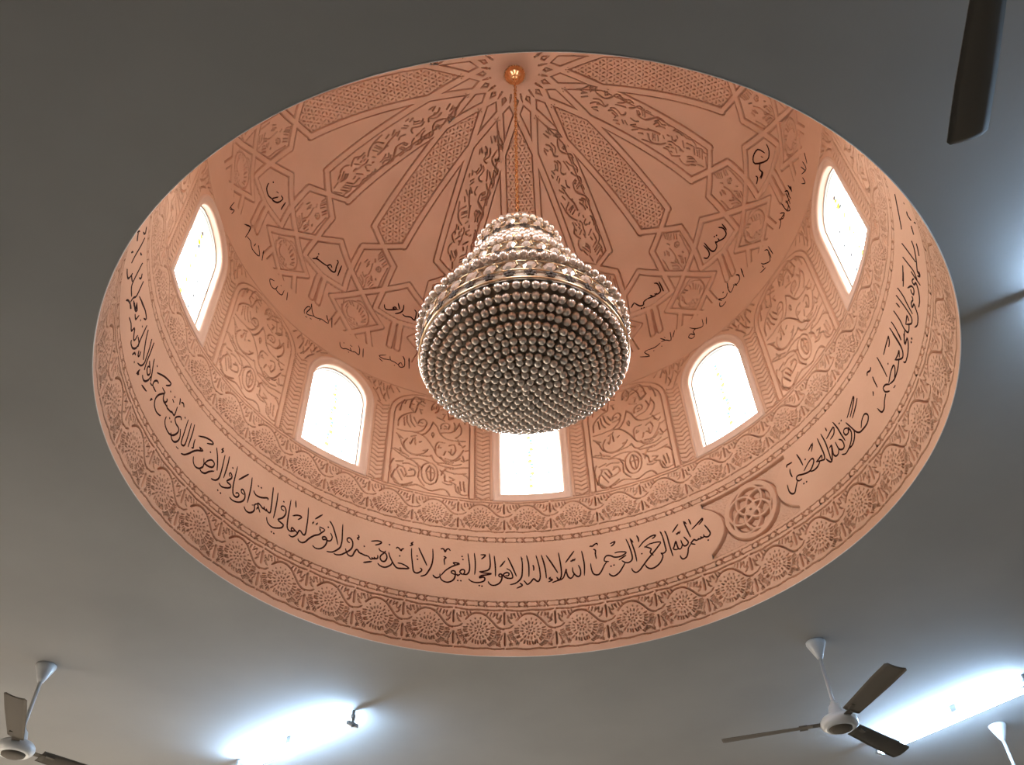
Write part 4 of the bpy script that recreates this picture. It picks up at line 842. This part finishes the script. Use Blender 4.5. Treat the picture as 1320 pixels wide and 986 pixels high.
# three crowns: gold hoops, framed crystals, black leaf row
for R_, zf, fh, nn, zb, bh in ((0.279, 0.370, 0.040, 34, 0.338, 0.030), (0.184, 0.596, 0.036, 27, 0.567, 0.027), (0.127, 0.794, 0.034, 19, 0.768, 0.024)):
    for rr, zz, th_ in ((R_+.004, zb-0.002, .0035), (R_+.003, zf-0.001, .0024), (R_-.001, zf+fh, .0022)):
        b = MB(); V = []; F = []; n = 96
        for i in range(n):
            a = 2*PI*i/n
            for q in range(6):
                w = 2*PI*q/6; V.append(((rr+th_*math.cos(w))*U*math.cos(a), (rr+th_*math.cos(w))*U*math.sin(a), (zz+th_*math.sin(w))*U))
        for i in range(n):
            for q in range(6): F.append((i*6+q, i*6+(q+1) % 6, ((i+1) % n)*6+(q+1) % 6, ((i+1) % n)*6+q))
        b.add(V, F, True); b.build('gold_hoop', M['paleg'], ch)
    fm = MB(); w = PI*R_/nn*0.86; h = fh*0.46
    # leaning six-cornered frame, standing in the xz plane at y = 0
    cor = [(-w*.75, -h), (w*.35, -h), (w, 0.1*h), (w*.75, h), (-w*.35, h), (-w, -.1*h)]
    fm.tube([(x*U, 0, z*U) for x, z in cor+cor[:1]], 0.0021*U, 5, False); fme = fm.build('crystal_frame', M['paleg'], link_it=False)
    cm = MB(); V = [(x*.82*U, 0, z*.82*U) for x, z in cor] + [(x*.45*U, -.006*U, z*.45*U) for x, z in cor]; F = [(i, (i+1) % 6, 6+(i+1) % 6, 6+i) for i in range(6)]+[(6, 7, 8, 9, 10, 11), (0, 5, 4, 3, 2, 1)]
    cm.add(V, F); cme = cm.build('cut_crystal', M['crystal'], link_it=False)
    lm_ = MB()
    for a in range(5):
        u = 2*PI*a/5+.3; c = (0.0085*math.cos(u)*U, 0, 0.0078*math.sin(u)*U)
        lm_.add([(c[0]+x*.0064*U, y*.003*U, c[2]+z*.0062*U) for x, y, z in sphere(1.0, 6, 4)[0]], sphere(1.0, 6, 4)[1], True)
    lm_.tube([(-.016*U, 0, .006*U), (-.008*U, 0, 0), (.008*U, 0, 0), (.016*U, 0, .006*U)], .0011*U, 4)
    lm_.tube([(-.016*U, 0, -.006*U), (-.008*U, 0, 0)], .0011*U, 4); lm_.tube([(.016*U, 0, -.006*U), (.008*U, 0, 0)], .0011*U, 4)
    lme_ = lm_.build('leaf_ornament', M['dark'], link_it=False)
    for i in range(nn):
        a = 2*PI*(i+.5)/nn
        p = (R_*math.sin(a)*U, -R_*math.cos(a)*U, (zf+fh/2)*U); f = link('crystal_frame', fme, ch, p, a); link('cut_crystal', cme, f)
        p = ((R_+.006)*math.sin(a)*U, -(R_+.006)*math.cos(a)*U, (zb+bh/2)*U); link('leaf_ornament', lme_, ch, p, a)

# ------------------------------------------------------------------ ceiling fans
def fan_parts():
    P_ = {}
    b = MB(); b.lathe([(0.006, -0.115), (0.018, -0.112), (0.030, -0.085), (0.050, -0.040), (0.062, -0.012), (0.062, 0.0), (0.0, 0.0)], 32); P_['canopy'] = b.build('canopy', M['white'], link_it=False)
    b = MB(); b.tube([(0, 0, -0.10), (0, 0, -0.47)], 0.0115, 14); P_['down_rod'] = b.build('down_rod', M['white'], link_it=False)
    b = MB(); b.lathe([(0.0, -0.395), (0.014, -0.395), (0.020, -0.41), (0.038, -0.43), (0.052, -0.49), (0.056, -0.50), (0.0, -0.50)], 28); P_['rod_cover'] = b.build('rod_cover', M['white'], link_it=False)
    b = MB(); b.lathe([(0.0, -0.485), (0.060, -0.485), (0.092, -0.498), (0.108, -0.516), (0.112, -0.532), (0.106, -0.548), (0.092, -0.560), (0.072, -0.566), (0.068, -0.562)], 40); P_['motor_housing'] = b.build('motor_housing', M['white'], link_it=False)
    b = MB(); b.lathe([(0.068, -0.558), (0.066, -0.570), (0.050, -0.577), (0.022, -0.579), (0.0, -0.579)], 32); P_['hub_cap'] = b.build('hub_cap', M['blade'], link_it=False)
    b = MB(); V = []; F = []; nL = 14; nW = 6; x0, x1 = 0.155, 0.70; w0, w1 = 0.050, 0.064
    for side in (1, -1):
        for i in range(nL+1):
            u = i/nL if i < nL else 1.0; u = 0.975 if i == nL-1 else u; x = x0+(x1-x0)*u; hw = w0+(w1-w0)*min(1, u*1.5)
            if i == nL: hw *= 0.80
            tw = math.radians(-15+3*u)
            for j in range(nW+1):
                v = -1+2*j/nW; yy = hw*v; zz = -0.525 - 0.006*(1-v*v) + 0.0016*side
                V.append((x, yy*math.cos(tw), zz+yy*math.sin(tw)))
    q = (nL+1)*(nW+1)
    for i in range(nL):
        for j in range(nW):
            a = i*(nW+1)+j; F += [(a, a+1, a+nW+2, a+nW+1), (q+a, q+a+nW+1, q+a+nW+2, q+a+1)]
    for i in range(nL):
        for e in (0, nW): a = i*(nW+1)+e; F.append((a, a+nW+1, q+a+nW+1, q+a))
    for j in range(nW):
        for e in (0, nL*(nW+1)): F.append((e+j, e+j+1, q+e+j+1, q+e+j))
    b.add(V, F, True); P_['blade'] = b.build('blade', M['blade'], link_it=False)
    b = MB(); b.box((0.09, -0.022, -0.527), (0.22, 0.022, -0.522)); b.box((0.185, -0.034, -0.530), (0.235, 0.034, -0.524)); P_['blade_arm'] = b.build('blade_arm', M['blade'], link_it=False)
    return P_
FP = fan_parts()
def fan(x, y, a0, label, drop=0.0):
    t = tag(empty('ceiling_fan', (x, y, CEIL), a0), label, 'ceiling fan', 'white ceiling fans with three grey blades')
    for nm in ('canopy', 'down_rod', 'rod_cover', 'motor_housing', 'hub_cap'): link(nm, FP[nm], t)
    for k in range(3):
        bl_ = link('blade', FP['blade'], t, (0, 0, 0), 2*PI*k/3); link('blade_arm', FP['blade_arm'], bl_)
    return t
fan(0.8863*U, 0.9940*U, math.radians(164), 'ceiling fan with all three blades in view, below right of the dome', 0)
fan(-1.5665*U, 0.9124*U, math.radians(54), 'ceiling fan cut by the lower left corner, one blade pointing up', 0)
fan(0.600*U, -1.292*U, math.radians(80), 'ceiling fan of which one dark blade shows at the top right corner', 0)
fan(1.695*U, 1.682*U, math.radians(40), 'ceiling fan of which only a brightly lit rod shows at the lower right corner', 0)

# ------------------------------------------------------------------ fluorescent tubes on short stems
def fixture(x, y, ang, label, mid=0.54, length=1.2):
    t = tag(empty('tube_light', (x*U, y*U, CEIL-0.003), ang), label, 'fluorescent light', 'bare fluorescent tubes under the ceiling')
    b = MB(); b.tube([(0.02, 0, -0.10), (length, 0, -0.10)], 0.013, 16); b.build('tube', M['tube'], t)
    for nm, xx in (('end_holder', 0.0), ('end_holder', length+0.02)):
        b = MB(); b.tube([(xx, 0, 0), (xx, 0, -0.035)], 0.012, 12); b.tube([(xx, 0, -0.035), (xx, 0, -0.062)], 0.0165, 14); b.tube([(xx, 0, -0.06), (xx, 0, -0.085)], 0.010, 10)
        b.box((xx-.012, -.045, -.112), (xx+.012, .045, -.088)); b.tube([(xx-.012, 0, -.10), (xx+.014, 0, -.10)], 0.018, 14)
        b.build(nm, M['steel'], t)
    b = MB(); b.box((length*mid-.022, -.012, -0.045), (length*mid+.022, .02, 0)); b.tube([(length*mid, .004, -.02), (length*mid, .004, -.06)], .010, 10); b.build('starter', M['steel'], t)
    return t
fixture(-0.655, 1.318, math.atan2(1.628-1.326, -1.096+0.673), 'glowing fluorescent tube on the ceiling below the dome, left of centre')
fixture(1.262, 1.756, math.atan2(1.296-1.746, 1.636-1.270), 'glowing fluorescent tube in the lower right corner behind the fan blade', 0.56)
fixture(1.078, -0.447, math.atan2(-0.54, 0.84), 'fluorescent tube just past the right edge, lighting the ceiling beside the dome')
